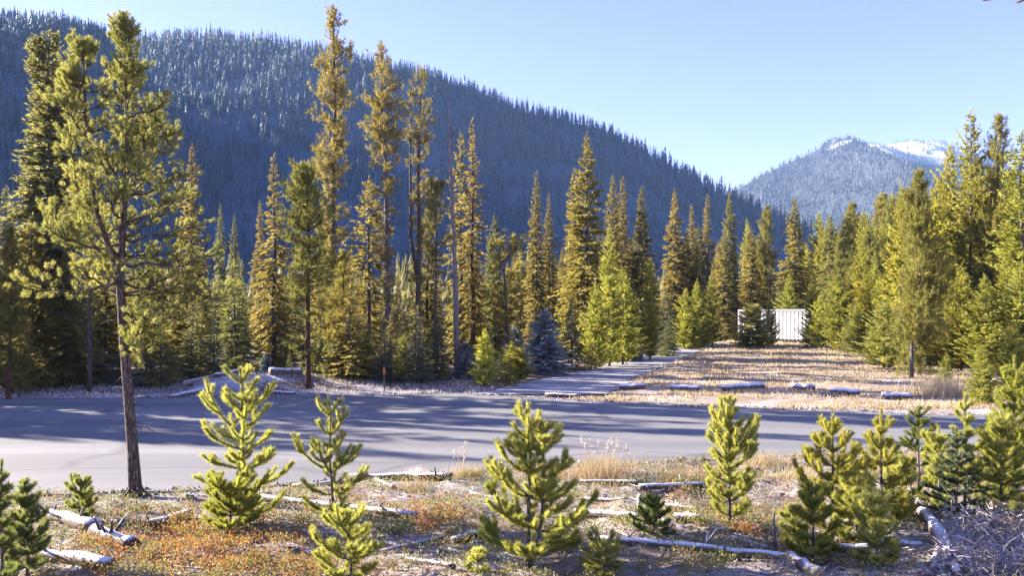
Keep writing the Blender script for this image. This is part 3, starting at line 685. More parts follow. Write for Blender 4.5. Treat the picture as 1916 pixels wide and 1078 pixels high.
MARKS = [(0, 'the left edge'), (92, 'the ragged grey-green spruce'), (168, 'the dark bare trunk'), (250, 'the big foreground pine'), (358, 'the rust-brown spruce'), (438, 'the lone green fir'), (513, 'the pointed olive spruce'),
         (577, 'the round-crowned pine'), (622, 'the tallest pine'), (720, 'the pale leaning trunk'), (782, 'the twin-stemmed pine'), (848, 'the bare snag'), (884, 'the rust-orange spire'), (950, 'the golden clumps'), (1015, 'the thin dark pair'),
         (1098, 'the tallest centre spruce'), (1155, 'the twin spires'), (1201, 'the half-shaded spruce'), (1262, 'the brownish middle spruce'), (1324, 'the slim far spire'), (1365, 'the track end'), (1434, 'the shed corner'), (1487, 'the shed'),
         (1570, 'the bright conical pine'), (1640, 'the treetop dip'), (1716, 'the fork-footed pine'), (1776, 'the yellow-green spire'), (1816, 'the tallest right spire'), (1868, 'the second right spire'), (1912, 'the right edge')]
def label_ranks():
    by = {}
    for o, px, what, where, group in RANKED:
        a = max([m for m in MARKS if m[0] <= px], default=None, key=lambda m: m[0]); b = min([m for m in MARKS if m[0] > px], default=None, key=lambda m: m[0])
        if a and b: spot = 'right of ' + a[1] if px - a[0] < b[0] - px else 'left of ' + b[1]
        else: spot = 'beyond ' + (a or b)[1]
        by.setdefault((what, where, spot, group), []).append((px, o))
    ORD = ['leftmost', 'second', 'third', 'fourth', 'fifth', 'sixth', 'seventh', 'eighth', 'ninth', 'tenth', 'eleventh', 'twelfth']
    for (what, where, spot, group), lst in by.items():
        lst.sort(key=lambda t_: t_[0])
        for i, (px, o) in enumerate(lst):
            o['label'] = ('%s %s %s' % (what, where, spot)) if len(lst) == 1 else ('%s of %d: %s %s %s' % (ORD[i], len(lst), what, where, spot))
SP = ['spire0', 'spire1', 'spire2', 'spire3']; WD = ['wide0', 'wide1', 'wide2', 'wide3']; RG = ['ragged0', 'ragged1', 'ragged2']
YN = ['young0', 'young1', 'young2', 'young3']; NY = ['narrow_young0', 'narrow_young1', 'narrow_young2', 'narrow_young3']; FP = ['full_pine0', 'full_pine1', 'full_pine2']
rank(40, -120, 400, 38, 70, (455, 470), 110, WD + SP + FP, [OLIVE, GREEN, GREEN, OLIVE], 'in the left woods', 'woods beyond the left end of the road', 61)
rank(12, -100, 360, 35, 38, (590, 600), 70, ['small_fir0', 'small_fir1', 'pale_fir0', 'small_fir2'], [OLIVE, GREEN, COOL], 'in the roadside undergrowth', 'low firs along the left roadside', 62, (1.0, 1.4))
rank(40, 395, 960, 48, 95, (500, 510), 90, WD + SP + RG, [OLIVE, DARK, DARK, (1.31, 1.12, 0.88)], 'in the dim woods', 'woods behind the tall roadside pines', 63)
rank(24, 560, 960, 37, 44, (585, 610), 70, ['small_fir0', 'small_fir1', 'pale_fir0', 'pale_fir1', 'small_fir2'], [OLIVE, GREEN, DARK, (1.36, 1.17, 0.88)], 'in the roadside thicket', 'low firs at the feet of the tall pines', 64, (.9, 1.3))
rank(12, 590, 1000, 37.5, 45, (610, 600), 60, YN + ['small_fir0', 'full_pine0'], [OLIVE, LIME, (1.285, 1.145, 0.88)], 'in the sunny roadside growth', 'sunny roadside growth', 73, (.75, 1.0))
rank(44, 945, 1440, 84, 125, (430, 415), 75, WD + SP, [OLIVE, DARK, (1.285, 1.13, 0.89), (1.31, 1.12, 0.88)], 'in the back rank', 'back ranks left of the track end', 65, (.8, 1.05))
rank(12, 1040, 1390, 62, 100, (560, 560), 50, ['pale_fir0', 'pale_fir1', 'small_fir0'] + YN, [COOL, LIME, DARK], 'along the track side', 'low conifers lining the track', 66, (.9, 1.2), avoid=((1340, 1400),))
rank(38, 1500, 1720, 92, 125, (405, 345), 60, NY + FP + ['wide3'], [LIME, (1.26, 1.17, 0.855), (1.335, 1.195, 0.855)], 'in the sunny woods', 'sunny woods behind the clearing', 67, (.9, 1.15))
rank(22, 1590, 1720, 66, 90, (440, 400), 90, NY + FP, [LIME, (1.26, 1.17, 0.855), (1.2, 1.1, .8)], 'in the sunny woods', 'sunny woods behind the clearing', 68, (.9, 1.15))
rank(36, 1680, 1980, 55, 80, (350, 280), 150, NY + FP + NY, [LIME, (1.25, 1.15, .75), (1.26, 1.145, 0.88)], 'in the right-hand woods', 'dense right-hand woods', 69, (.9, 1.2))
rank(20, 1640, 1960, 44, 58, (520, 450), 110, YN + NY, [LIME, GREEN, (1.2, 1.12, .8)], 'before the right-hand woods', 'front of the right-hand woods', 70, (.9, 1.2), avoid=((1690, 1745),))
rank(9, 1590, 1700, 66, 74, (570, 570), 40, ['young0', 'young1', 'small_fir0'], [LIME, GREEN, DARK], 'on the clearing edge', 'back edge of the clearing', 71, (.9, 1.2))
rank(17, -1300, -120, 32.5, 38.5, (40, 40), 260, SP + WD + RG, [OLIVE, DARK], 'of the unseen woods', 'woods out of view at left', 72, (.9, 1.2))

label_ranks()

# ---- dead snag
def tube_mesh(path, rad, n, mat, name='trunk', tone=.5, extra=None):
    G = Geo(); G.tube(path, rad, n, 0, tone)
    for pth, rd in (extra or []): G.tube(pth, rd, 5, 0, tone)
    return G.mesh(name, [mat])
d = 40.0; x0 = gx(856, d)
sn = thing('dead_snag', 'tall bare dead snag with pale forked top left of the rust-orange spire', 'dead tree', (x0, d, float(gz(x0, d)) - .1))
hs = zt(182, d)
link('trunk', tube_mesh([(0, 0, 0), (-.1, 0, hs * .35), (-.28, 0, hs * .7), (-.40, 0, hs)], [.14, .12, .08, .014], 8, M['dead_wood']), sn)
rs_ = random.Random(3)
for k, (fz, dx, dz) in enumerate([(.86, .75, .85), (.83, .95, .28), (.84, -.75, .2), (.79, -.6, .05), (.74, -.8, .1), (.69, .7, -.1), (.62, -.5, -.15), (.6, .6, -.2), (.55, -.45, -.2), (.5, .5, -.2)]):
    b = np.array([np.interp(fz, [0, .35, .7, 1], [0, -.1, -.28, -.4]), 0, fz * hs]); e = b + [dx, rs_.uniform(-.4, .4), dz]
    m_ = b + (e - b) * .55 + [0, 0, -.12 if k else .1]
    link('limb', tube_mesh([b, m_, e], [.03, .022, .006], 5, M['dead_wood'], 'limb', extra=[([m_, m_ + (e - b) * .3 + [0, .1, .15]], [.012, .004])]), sn)

# ------------------------------------------------------------------ near pines: every limb a part of its own, with real needles
def needles(G, P0, P1, per_m, nl, nw, m, tone, rs, spread=(.5, 1.15)):
    seg = P1 - P0; ln = np.linalg.norm(seg, axis=1)
    cnt = np.maximum(3, (per_m * ln).astype(int)); i = np.repeat(np.arange(len(P0)), cnt); n = len(i)
    ax = nrm(seg)[i]; t_ = rs.uniform(0, 1, n)
    rad = nrm(np.cross(ax, rs.normal(size=(n, 3))))
    sp = rs.uniform(*spread, n)[:, None]
    D = ax * np.cos(sp) + rad * np.sin(sp) + np.array([0, 0, .12])
    G.blades(P0[i] + seg[i] * t_[:, None] + rad * .004, D, nl * rs.uniform(.75, 1.15, n), nw, m, np.clip(tone[i] + rs.normal(size=n) * .12, 0, 1), False, rs)
def bough(az, length, e0, curl, rs, wood_r=.012, per_m=900, nl=.055, nw=.006, side=2, side_len=.45, bare=.2, tone0=.5, nseg=5, lift=.0):
    """one limb with its side shoots, upturned at the tip"""
    s = np.linspace(0, 1, nseg + 1); e = e0 + curl * s ** 1.3
    st = np.stack([np.cos(e) * math.cos(az), np.cos(e) * math.sin(az), np.sin(e)], 1)
    pth = np.concatenate([[[0, 0, 0]], np.cumsum((st[1:] + st[:-1]) / 2 * length / nseg, 0)])
    pth[1:-1] += rs.normal(size=(nseg - 1, 3)) * .012 * length
    G = Geo(); G.tube(pth, np.linspace(wood_r, wood_r * .35, nseg + 1), 5, 1)
    A, B, T_ = [], [], []
    for k in range(nseg):
        f0, f1 = k / nseg, (k + 1) / nseg
        if f1 > bare:
            a_ = pth[k] if f0 >= bare else pth[k] + (pth[k + 1] - pth[k]) * (bare - f0) * nseg
            A.append(a_); B.append(pth[k + 1]); T_.append(tone0 + .18 * f1)
    for k in range(side):
        f0 = rs.uniform(max(bare, .3), .85); b0 = np.array([np.interp(f0, s, pth[:, j]) for j in range(3)])
        l_ = length * side_len * (1.15 - f0) * rs.uniform(.7, 1.3) + .03
        td = nrm(np.array([np.interp(f0, s, st[:, j]) for j in range(3)])); lat = nrm(np.cross(td, [0, 0, 1.0]))
        sg = 1 if k % 2 else -1
        d1 = nrm(td * .75 + lat * sg * .75 + np.array([0, 0, rs.uniform(-.1 - lift, .25 + lift)])); d2 = nrm(d1 + np.array([0, 0, .55]) + td * .2)
        m1 = b0 + d1 * l_ * .55; m2 = m1 + d2 * l_ * .5
        G.tube(np.stack([b0, m1, m2]), [wood_r * .5, wood_r * .4, wood_r * .25], 4, 1)
        A += [b0 + (m1 - b0) * .2, m1]; B += [m1, m2]; tt_ = tone0 + rs.normal() * .1; T_ += [tt_, tt_ + .12]
    needles(G, np.array(A), np.array(B), per_m, nl, nw, 0, np.array(T_), rs)
    return G
def sapling(px, base, top, half_w, label, seed, leaf='young_needles', tint=(1.5, 1.5, 1.55), prof=((0, .75), (.18, 1.0), (.45, .8), (.7, .55), (.9, .28), (1, .12)), curl=.9, e0=.12, whorl=.27, per=4, lean=0.0, start=.10,
            name='pine_sapling', stems=1, per_m=1650, nl=.058, nw=.005, side=3, group=None, stem_r=None, bare=.12, cat='sapling'):
    rs = np.random.default_rng(seed)
    x, d = gpt(px, base); z0 = float(gz(x, d)) - .03
    H = zt(top, d) - z0; Wd = half_w / F * d
    r_ = thing(name, label, cat, (x, d, z0), 0, group=group)
    for si in range(stems):
        h = H * (1 - .1 * si); off = si * .16
        zz = np.linspace(0, h, 7); wob = np.stack([lean * (zz / h) ** 1.4 + off * np.minimum(zz / h * 3, 1) + .012 * np.sin(zz * 5 + seed), .012 * np.cos(zz * 4 + seed), zz], 1); wob[0, :2] = 0
        G = Geo(); sr = stem_r or (.009 + .009 * H); G.tube(wob, np.linspace(sr, .006, 7), 7, 1)
        A, B = [], []
        for k in range(3, 6):
            A.append(wob[k]); B.append(wob[k + 1])
        needles(G, np.array(A), np.array(B), per_m * .8, nl, nw, 0, np.array([.4, .55, .65]), rs, (.35, .8))
        link('stem', G.mesh('stem', [M[leaf], M['bark_grey']]), r_, tint=tint)
        f = start; k = 0
        while f < .93:
            n_ = max(3, per - (1 if f > .75 else 0) + int(rs.integers(-1, 2)))
            a0 = rs.uniform(0, 6.28)
            for j in range(n_):
                a_ = a0 + j * 2 * math.pi / n_ + rs.normal() * .2
                pf = np.array(prof); L = Wd * np.interp(f, pf[:, 0], pf[:, 1]) * rs.uniform(.62, 1.22)
                ee = e0 + .55 * f + rs.normal() * .08; cc = curl * (1 - .25 * f) * rs.uniform(.45, 1.15)
                # a curved limb reaches less far than it is long
                L = L / max(.45, math.cos(min(1.35, ee + cc * .45)))
                b0 = np.array([np.interp(f * h + rs.normal() * .015, zz, wob[:, q_]) for q_ in range(3)])
                G = bough(a_, L, ee, cc, rs, .004 + .012 * L, per_m, nl, nw, (side + 1 if f < .45 else side) if f < .8 else 1, .5, bare if f < .6 else .02, .30 + .25 * f)
                link('branch', G.mesh('branch', [M[leaf], M['bark_grey']]), r_, loc=b0, tint=tint)
            f += whorl / h * rs.uniform(.8, 1.15) * (1.15 - .35 * f)
    return r_
sapling(458, 990, 690, 84, 'open young pine with upswept arms standing right of the big pine trunk', 401, curl=1.1, whorl=.28, per=4, e0=.0, prof=((0, .8), (.15, .95), (.3, .95), (.45, .95), (.6, 1.0), (.75, .62), (.9, .35), (1, .2)), lean=-.06, nl=.065, start=.08)
sapling(622, 985, 742, 68, 'slender young pine in front of the striped road shadows, second from left', 402, whorl=.27, per=4, curl=1.1, prof=((0, .9), (.2, 1.0), (.45, .92), (.6, .6), (.8, .42), (1, .2)), lean=-.06)
sapling(655, 1100, 955, 78, 'low young pine at the bottom edge below the slender one', 403, whorl=.2, per=5, nl=.055)
sapling(990, 1062, 757, 104, 'large bushy twin-topped young pine in the centre foreground', 404, whorl=.30, per=4, e0=.0, prof=((0, .9), (.15, 1.0), (.35, 1.0), (.55, .72), (.75, .42), (.9, .26), (1, .15)), curl=1.2, stems=2, side=3, nl=.066, nw=.0055)
sapling(1366, 992, 747, 58, 'upright dense young pine alone right of centre', 405, whorl=.2, per=5, e0=.25, prof=((0, .9), (.2, 1.0), (.5, .95), (.68, .6), (.85, .35), (1, .2)))
sapling(1558, 1015, 778, 76, 'wide young pine, left one of the right-hand group', 406, whorl=.22, per=5, side=3, tint=(1.45, 1.35, 1.0))
sapling(1648, 1004, 766, 64, 'young pine with tall leader, middle of the right-hand group', 407, whorl=.24, per=5, tint=(1.285, 1.22, 0.955), prof=((0, .9), (.2, 1.0), (.5, .8), (.65, .45), (.85, .3), (1, .2)))
sapling(1718, 925, 762, 46, 'darker young pine with clear stem nearer the road in the right-hand group', 408, leaf='pine_needles', tint=(.85, .95, .8), whorl=.22, start=.35, curl=.5, prof=((0, .8), (.4, 1.0), (.6, .85), (.8, .5), (1, .25)))
sapling(1520, 1052, 905, 50, 'short dull-green pine at the left foot of the right-hand group', 409, whorl=.18, per=5, tint=(1.0, 1.05, .9))
sapling(1640, 1072, 925, 58, 'short bright pine in front of the shaded logs', 410, whorl=.17, per=5)
sapling(1806, 985, 738, 42, 'thin yellow-green pine rising behind the pale frosted fir', 411, whorl=.24, start=.3)
sapling(1898, 965, 668, 60, 'large green pine sapling at the right edge of the foreground', 412, whorl=.2, per=6, tint=(1.15, 1.2, .95), side=4)
sapling(150, 988, 898, 38, 'small pale green pine left of the big trunk in front of the road', 413, whorl=.15, per=5, nl=.05, tint=(.85, .95, .95))
sapling(2, 1100, 862, 40, 'shaded bluish-green pine cut by the left edge', 414, leaf='pine_needles', tint=(.95, 1.1, 1.1), whorl=.2, per=5)
sapling(50, 1085, 896, 42, 'shaded frosted pine in the lower left corner', 415, leaf='pine_needles', tint=(.95, 1.1, 1.15), whorl=.18, per=6)
sapling(1222, 1012, 938, 44, 'short bushy deep-green fir between the long logs', 416, leaf='pine_needles', tint=(.7, .95, .65), whorl=.09, per=6, nl=.035, curl=.4, prof=((0, 1), (.4, .95), (.8, .5), (1, .2)), name='fir_sapling')
sapling(893, 1092, 1035, 24, 'tiny sprig of pine left of the large centre sapling base', 417, whorl=.11, per=4, nl=.05)
sapling(1130, 1078, 1022, 46, 'low yellow-green pine shrub at the bottom right of the large centre sapling', 418, whorl=.09, per=6, curl=.6, prof=((0, 1), (.6, .9), (1, .4)), nl=.04)
sapling(1790, 988, 800, 62, 'pale frosted fir among the right-hand foreground growth', 419, leaf='frost_tip_needles', tint=(1.6, 1.6, 1.4), whorl=.13, per=6, nl=.035, nw=.007, curl=.25, e0=.05, name='fir_sapling', prof=((0, .95), (.2, 1.0), (.5, .7), (.8, .35), (1, .1)))
sapling(1850, 950, 780, 48, 'grey frosted fir behind the large pine at the right edge', 420, leaf='frost_tip_needles', tint=(1.4, 1.25, 1.2), whorl=.14, per=6, nl=.035, nw=.007, curl=.25, e0=.05, name='fir_sapling', prof=((0, .95), (.2, 1.0), (.5, .7), (.8, .35), (1, .1)))
sapling(430, 1000, 905, 62, 'bushy low pine growth at the foot of the open young pine', 421, whorl=.13, per=5, curl=.7, prof=((0, 1), (.5, 1.0), (1, .5)), tint=(1.15, 1.2, .95))
sapling(1590, 985, 870, 48, 'small green pine between the two taller pines of the right-hand group', 422, whorl=.17, per=5, tint=(1.15, 1.2, .95))
sapling(1604, 1034, 884, 54, 'leafy pine at the front centre of the right-hand group, over the shaded logs', 424, whorl=.17, per=5, side=4)
sapling(1688, 985, 858, 42, 'small bright pine between the right-hand group and the big curved log', 425, whorl=.16, per=5)
sapling(1872, 985, 770, 58, 'yellow-green pine left of the large pine at the right edge', 426, whorl=.19, per=6, side=4)
sapling(1756, 955, 800, 42, 'slim yellow-green pine left of the pale frosted fir', 427, whorl=.2, per=5)
sapling(1482, 1030, 950, 34, 'low pine seedling left of the short dull-green pine', 428, whorl=.13, per=5)
sapling(1450, 1048, 985, 20, 'dead grey seedling with bare twigs beside the long front log', 423, leaf='twigs', tint=(1, 1, 1), whorl=.08, per=3, per_m=60, nl=.05, nw=.004)

# ---- the big foreground pine
def tuft_limb(az, length, e0, curl, rs, wood_r, twigs, nl=.062, nw=.0058, tone0=.45):
    """a limb whose twigs carry their needles in rounded tufts at the ends"""
    nseg = 6; s = np.linspace(0, 1, nseg + 1); e = e0 + curl * s ** 1.3
    st = np.stack([np.cos(e) * math.cos(az), np.cos(e) * math.sin(az), np.sin(e)], 1)
    pth = np.concatenate([[[0, 0, 0]], np.cumsum((st[1:] + st[:-1]) / 2 * length / nseg, 0)])
    pth[1:] += rs.normal(size=(nseg, 3)) * .03 * length
    G = Geo(); G.tube(pth, np.linspace(wood_r, wood_r * .3, nseg + 1), 6, 1)
    A, B, T_ = [pth[-1] - (pth[-1] - pth[-2]) * .4], [pth[-1] + st[-1] * .06], [tone0 + .15]
    for k in range(twigs):
        f0 = 1 - .68 * rs.uniform() ** 1.5; b0 = np.array([np.interp(f0, s, pth[:, j]) for j in range(3)]); td = np.array([np.interp(f0, s, st[:, j]) for j in range(3)])
        d1 = nrm(td * .55 + nrm(rs.normal(size=3)) * [.8, .8, .55] + np.array([0, 0, .18])); l_ = rs.uniform(.10, .20) + .16 * length * rs.uniform(.4, 1)
        d2 = nrm(d1 + np.array([0, 0, .45])); m1 = b0 + d1 * l_ * .6; m2 = m1 + d2 * l_ * .4
        G.tube(np.stack([b0, m1, m2]), [.006, .005, .003], 4, 1)
        tl = rs.uniform(.07, .13); t0 = tone0 + rs.normal() * .14
        A.append(m2 - d2 * tl * .5); B.append(m2 + d2 * tl * .5); T_.append(t0)
        if rs.uniform() < .35: A.append(b0 + d1 * l_ * .3); B.append(b0 + d1 * l_ * .3 + nrm(d1 + rs.normal(size=3) * .5) * .08); T_.append(t0 - .12)
    needles(G, np.array(A), np.array(B), 1100, nl, nw, 0, np.array(T_), rs, (.35, 1.35))
    return G
rs = np.random.default_rng(430)
d = gd(931); x0 = gx(252, d); z0 = float(gz(x0, d)) - .05
big = thing('pine_tree', 'big lone foreground pine with bare forked trunk at the near road edge on the left', 'tree', (x0, d, z0))
def bp(px, py, dy=0.0): return np.array([gx(px, d) - x0, dy, zt(py, d) - z0])
stemA = np.array([bp(255, 945), bp(249, 850), bp(240, 740), bp(231, 630), bp(224, 520), bp(225, 430, .1), bp(229, 330, .15), bp(230, 220, .15), bp(229, 120, .1), bp(228, 45, .1)])
stemB = np.array([bp(224, 525), bp(208, 460, -.1), bp(192, 400, -.2), bp(180, 320, -.25), bp(173, 220, -.25), bp(167, 100, -.2)])
G = Geo(); G.tube(stemA, [.118, .093, .082, .074, .067, .052, .044, .034, .022, .009], 14); trunk = link('trunk', G.mesh('trunk', [M['bark']]), big)
G = Geo(); G.tube(stemB, [.05, .045, .04, .034, .024, .009], 10); link('fork_stem', G.mesh('fork_stem', [M['bark']]), big)
G = Geo()
for a_ in np.arange(0, 6.2, 1.05):                               # root flare
    G.tube([(math.cos(a_) * .08 + .01, math.sin(a_) * .08, .18), (math.cos(a_) * .19, math.sin(a_) * .19, .06), (math.cos(a_) * .42, math.sin(a_) * .42, -.02)], [.045, .038, .015], 6)
link('root', G.mesh('root', [M['bark']]), big)
for i in range(14):                                             # dead twig stubs below the crown
    zf = rs.uniform(1.0, 3.3); b0 = np.array([np.interp(zf, stemA[:, 2], stemA[:, j]) for j in range(3)]); a_ = rs.uniform(0, 6.28); l_ = rs.uniform(.12, .5)
    e_ = np.array([math.cos(a_), math.sin(a_), rs.uniform(-.35, .1)]) * l_
    G = Geo(); G.tube([b0, b0 + e_ * .6 + [0, 0, .02], b0 + e_ + [0, 0, -.04]], [.012, .008, .003], 4); link('dead_twig', G.mesh('dead_twig', [M['bark']]), big)
prof_z = [(zt(py, d) - z0, w_ / F * d) for py, w_ in ((660, 60), (560, 125), (500, 150), (440, 150), (380, 130), (300, 104), (220, 76), (150, 50), (90, 30), (30, 10))]
pz = np.array(prof_z)
def big_limb(stem, zf, az, scale=1.0, L=None):
    zs = stem[:, 2]; b0 = np.array([np.interp(zf, zs, stem[:, j]) for j in range(3)])
    L = L or np.interp(zf, pz[:, 0], pz[:, 1]) * rs.uniform(.6, 1.15) * scale
    hf = (zf - zs[0]) / (zs[-1] - zs[0])
    top_f = np.interp(zf, [2.5, 7.8], [0, 1])
    G = tuft_limb(az, L, -.12 + .75 * top_f + rs.normal() * .25, .6 * rs.uniform(.2, 1.4), rs, .01 + .012 * L, int(8 + 12 * L), tone0=rs.uniform(.35, .6))
    link('limb', G.mesh('limb', [M['pine_needles'], M['bark']]), big, loc=b0, tint=(1.65, 1.65, 1.6))
for i in range(70):
    zf = rs.uniform(pz[1, 0], pz[-1, 0] - .1) if i > 6 else rs.uniform(pz[0, 0], pz[1, 0] + .3)
    big_limb(stemA, zf, rs.uniform(-2.3, 2.3) if i % 3 else rs.uniform(0, 6.28))
for i in range(40):
    zf = rs.uniform(zt(480, d) - z0, stemB[-1, 2] - .05)
    big_limb(stemB, zf, math.pi + rs.uniform(-2.0, 2.0) if i % 3 else rs.uniform(0, 6.28), .8, L=rs.uniform(.7, 1.1) * np.interp(zf, [zt(470, d) - z0, zt(300, d) - z0, zt(95, d) - z0], [.85, .62, .2]))
for py, px_ in ((500, 420), (470, 395), (525, 360), (455, 90), (520, 115), (560, 330), (585, 345)):
    b_z = zt(py + 25, d) - z0; L = abs(px_ - 224) / F * d
    big_limb(stemA, b_z, 0.0 + rs.normal() * .3 if px_ > 224 else math.pi + rs.normal() * .3, L=L)

# ---- a pine at the camera's right whose twig ends hang into the top corner of the view
rs = np.random.default_rng(440)
nz_x, nz_d = 7.4, 8.2
near_p = thing('pine_tree', 'near pine outside the view whose twig tips hang into the top right corner', 'tree', (nz_x, nz_d, float(gz(nz_x, nz_d)) - .05))
link('trunk', tube_mesh([(0, 0, 0), (.03, 0, 2.5), (0, .05, 5.0), (.02, 0, 8.2)], [.13, .11, .08, .02], 10, M['bark']), near_p)
for tx, ty_, dd in ((1846, 6, 7.4), (1908, 10, 7.7)):
    tip = np.array([gx(tx, dd) - nz_x, dd - nz_d, zt(ty_, dd)]); L = float(np.hypot(tip[0], tip[1])) * 1.03
    e_ = -.05 - .30 * np.linspace(0, 1, 7) ** 1.3; drop = float(np.sum((np.sin(e_[1:]) + np.sin(e_[:-1])) / 2) * L / 6)
    G = bough(math.atan2(tip[1], tip[0]), L, -.05, -.30, rs, .018, 450, .05, .0045, 3, .16, .70, .3, 6)
    link('limb', G.mesh('limb', [M['pine_needles'], M['bark_red']]), near_p, loc=(0, 0, tip[2] - drop), tint=(1.2, 1.0, .9))
for k in range(16):
    a_ = rs.uniform(-1.3, 1.3); h_ = rs.uniform(4.5, 8.0)
    G = bough(a_, rs.uniform(.6, 1.2), .1, .5, rs, .018, 700, .07, .008, 6, .5, .35, .45, 5)
    link('limb', G.mesh('limb', [M['pine_needles'], M['bark']]), near_p, loc=(0, 0, h_), tint=(1.5, 1.5, 1.1))

# ------------------------------------------------------------------ fallen logs, stumps, sticks
def log(pts, rad, label, mat='log_frost', name='fallen_log', cat='log', n=10, lift=None, stubs=0, seed=0, group=None):
    """pts: photo points on the ground; a log lies along them"""
    W = []
    for px, py in pts:
        x, d_ = gpt(px, py + 3); W.append((x, d_, float(gz(x, d_))))
    W = np.array(W); rad = np.broadcast_to(np.asarray(rad, float), (len(W),)).astype(float)
    k = 9; t_ = np.linspace(0, 1, len(W)); tq = np.linspace(0, 1, k)
    Pq = np.stack([np.interp(tq, t_, W[:, j]) for j in range(3)], 1); Rq = np.interp(tq, t_, rad) * 1.08
    r_ = np.random.default_rng(seed + int(pts[0][0]))
    ground = gz(Pq[:, 0], Pq[:, 1]); zl = np.polyval(np.polyfit(tq, ground, 1), tq); zl = zl + max(0, float(np.percentile(ground - zl, 70))) * .6
    Pq[:, 2] = np.maximum(zl, ground - Rq * .5) + Rq * .7 + (0 if lift is None else np.interp(tq, [0, 1], lift))
    Pq[1:-1] += r_.normal(size=(k - 2, 3)) * Rq[1:-1, None] * [.12, .12, .08]
    c = Pq.mean(0); ax = Pq[-1] - Pq[0]; rz = math.atan2(ax[1], ax[0])
    o = thing(name, label, cat, (c[0], c[1], float(gz(c[0], c[1]))), rz, group=group)
    loc = Pq - np.array([c[0], c[1], float(gz(c[0], c[1]))]); ca, sa = math.cos(-rz), math.sin(-rz)
    loc = np.stack([loc[:, 0] * ca - loc[:, 1] * sa, loc[:, 0] * sa + loc[:, 1] * ca, loc[:, 2]], 1)
    G = Geo(); G.tube(loc, Rq * (1 + r_.normal(size=k) * .05), n); link('trunk', G.mesh('trunk', [M[mat]]), o)
    for i in range(stubs):
        f_ = r_.uniform(.1, .9); b = np.array([np.interp(f_, tq, loc[:, j]) for j in range(3)]); a_ = r_.uniform(-.9, .9)
        dd = np.array([r_.uniform(-.4, .6), math.sin(a_), math.cos(a_)]); R_ = np.interp(f_, tq, Rq); l_ = R_ + r_.uniform(.06, .22)
        G = Geo(); G.tube([b, b + dd * l_], [R_ * .3, R_ * .12], 5); link('branch_stub', G.mesh('branch_stub', [M[mat]]), o)
    return o
log([(38, 968), (120, 992), (182, 1012)], [.065, .085, .095], 'thick white-frosted log in the lower left in front of the small pale pine', stubs=3)
log([(178, 1018), (248, 1045)], [.10, .09], 'dark thick log end with broken stubs, continuing right of the frosted log', 'log_dark', stubs=4)
log([(60, 1052), (205, 1085)], [.07, .08], 'frosted log lying along the bottom left corner', stubs=2)
log([(352, 968), (300, 985), (262, 990)], [.09, .07, .04], 'short dark frosted log between the big trunk and the open young pine', 'log_dark', stubs=3)
log([(488, 944), (620, 960), (778, 978)], [.05, .06, .065], 'straight white-frosted log running behind the slender young pine', stubs=2)
log([(655, 892), (760, 898), (845, 903)], [.06, .07, .07], 'long log on the near road edge behind the slender young pine', 'log_dark', stubs=2)
log([(702, 897), (737, 922)], [.03, .035], 'short pale stick leaning off the road edge log', 'log_bare', 'broken_branch', 'branch', 6)
log([(880, 937), (958, 950)], [.035, .035], 'pale frosted pole passing behind the large centre sapling', stubs=1)
log([(1085, 912), (1198, 918)], [.05, .055], 'bluish shaded log by the road right of the large centre sapling', 'log_dark')
log([(1196, 926), (1316, 916)], [.05, .045], 'frosted log crossing just below the straw clump by the road', 'log_frost', stubs=2)
log([(1078, 965), (1200, 985)], [.055, .06], 'white-topped log ending at the short upright stake', 'log_frost')
log([(1246, 952), (1322, 968)], [.035, .04], 'thin pale log left of the upright dense young pine', 'log_bare')
log([(1262, 990), (1312, 994)], [.07, .07], 'grey frosted block of wood left of the upright dense young pine', 'log_frost')
log([(1108, 1022), (1290, 1045), (1468, 1070)], [.05, .058, .05], 'longest frosted log slanting across the bottom right of centre', stubs=4)
log([(1368, 1032), (1440, 1040)], [.045, .04], 'upper of two short grey poles behind the longest log', 'log_bare')
log([(1375, 1044), (1450, 1056)], [.04, .04], 'lower of two short grey poles behind the longest log', 'log_bare')
log([(1474, 1052), (1535, 1088)], [.06, .07], 'pale log end pointing out of the bottom edge', 'log_bare')
log([(1702, 925), (1735, 985), (1752, 1010), (1778, 1060), (1790, 1100)], [.05, .085, .085, .06, .05], 'big curved blue-white frosted log at lower right pointing at the viewer', 'log_frost', stubs=3)
log([(1560, 1022), (1725, 1032)], [.06, .06], 'upper shaded bluish log under the right-hand group of pines', 'log_frost')
log([(1566, 1042), (1628, 1048)], [.055, .055], 'lower shaded bluish log under the right-hand group of pines', 'log_frost')
log([(1838, 936), (1888, 966)], [.05, .05], 'dark stub of log at the foot of the large pine at the right edge', 'log_dark')
log([(1755, 1040), (1745, 1088)], [.04, .04], 'straw-coloured split branch beside the big curved log', 'log_bare', 'broken_branch', 'branch', 6)
log([(845, 1030), (905, 1016)], [.05, .05], 'dark log half buried left of the large centre sapling', 'log_dark')
log([(760, 1062), (850, 1085)], [.03, .03], 'thin dark stick at the bottom edge below the frost patch', 'log_dark', 'broken_branch', 'branch', 6)
log([(1085, 938), (1200, 948), (1312, 966)], [.028, .032, .03], 'thin long frosted pole running from the large centre sapling towards the upright young pine', stubs=2)
log([(692, 1046), (832, 1014)], [.03, .026], 'thin pale pole slanting across the shade right of the low young pine', 'log_bare')
log([(1316, 1006), (1440, 996), (1505, 984)], [.03, .03, .025], 'thin grey pole behind the dead grey seedling', 'log_bare', stubs=2)
log([(548, 912), (650, 904)], [.035, .04], 'short frosted log at the road edge between the two left young pines', 'log_frost')
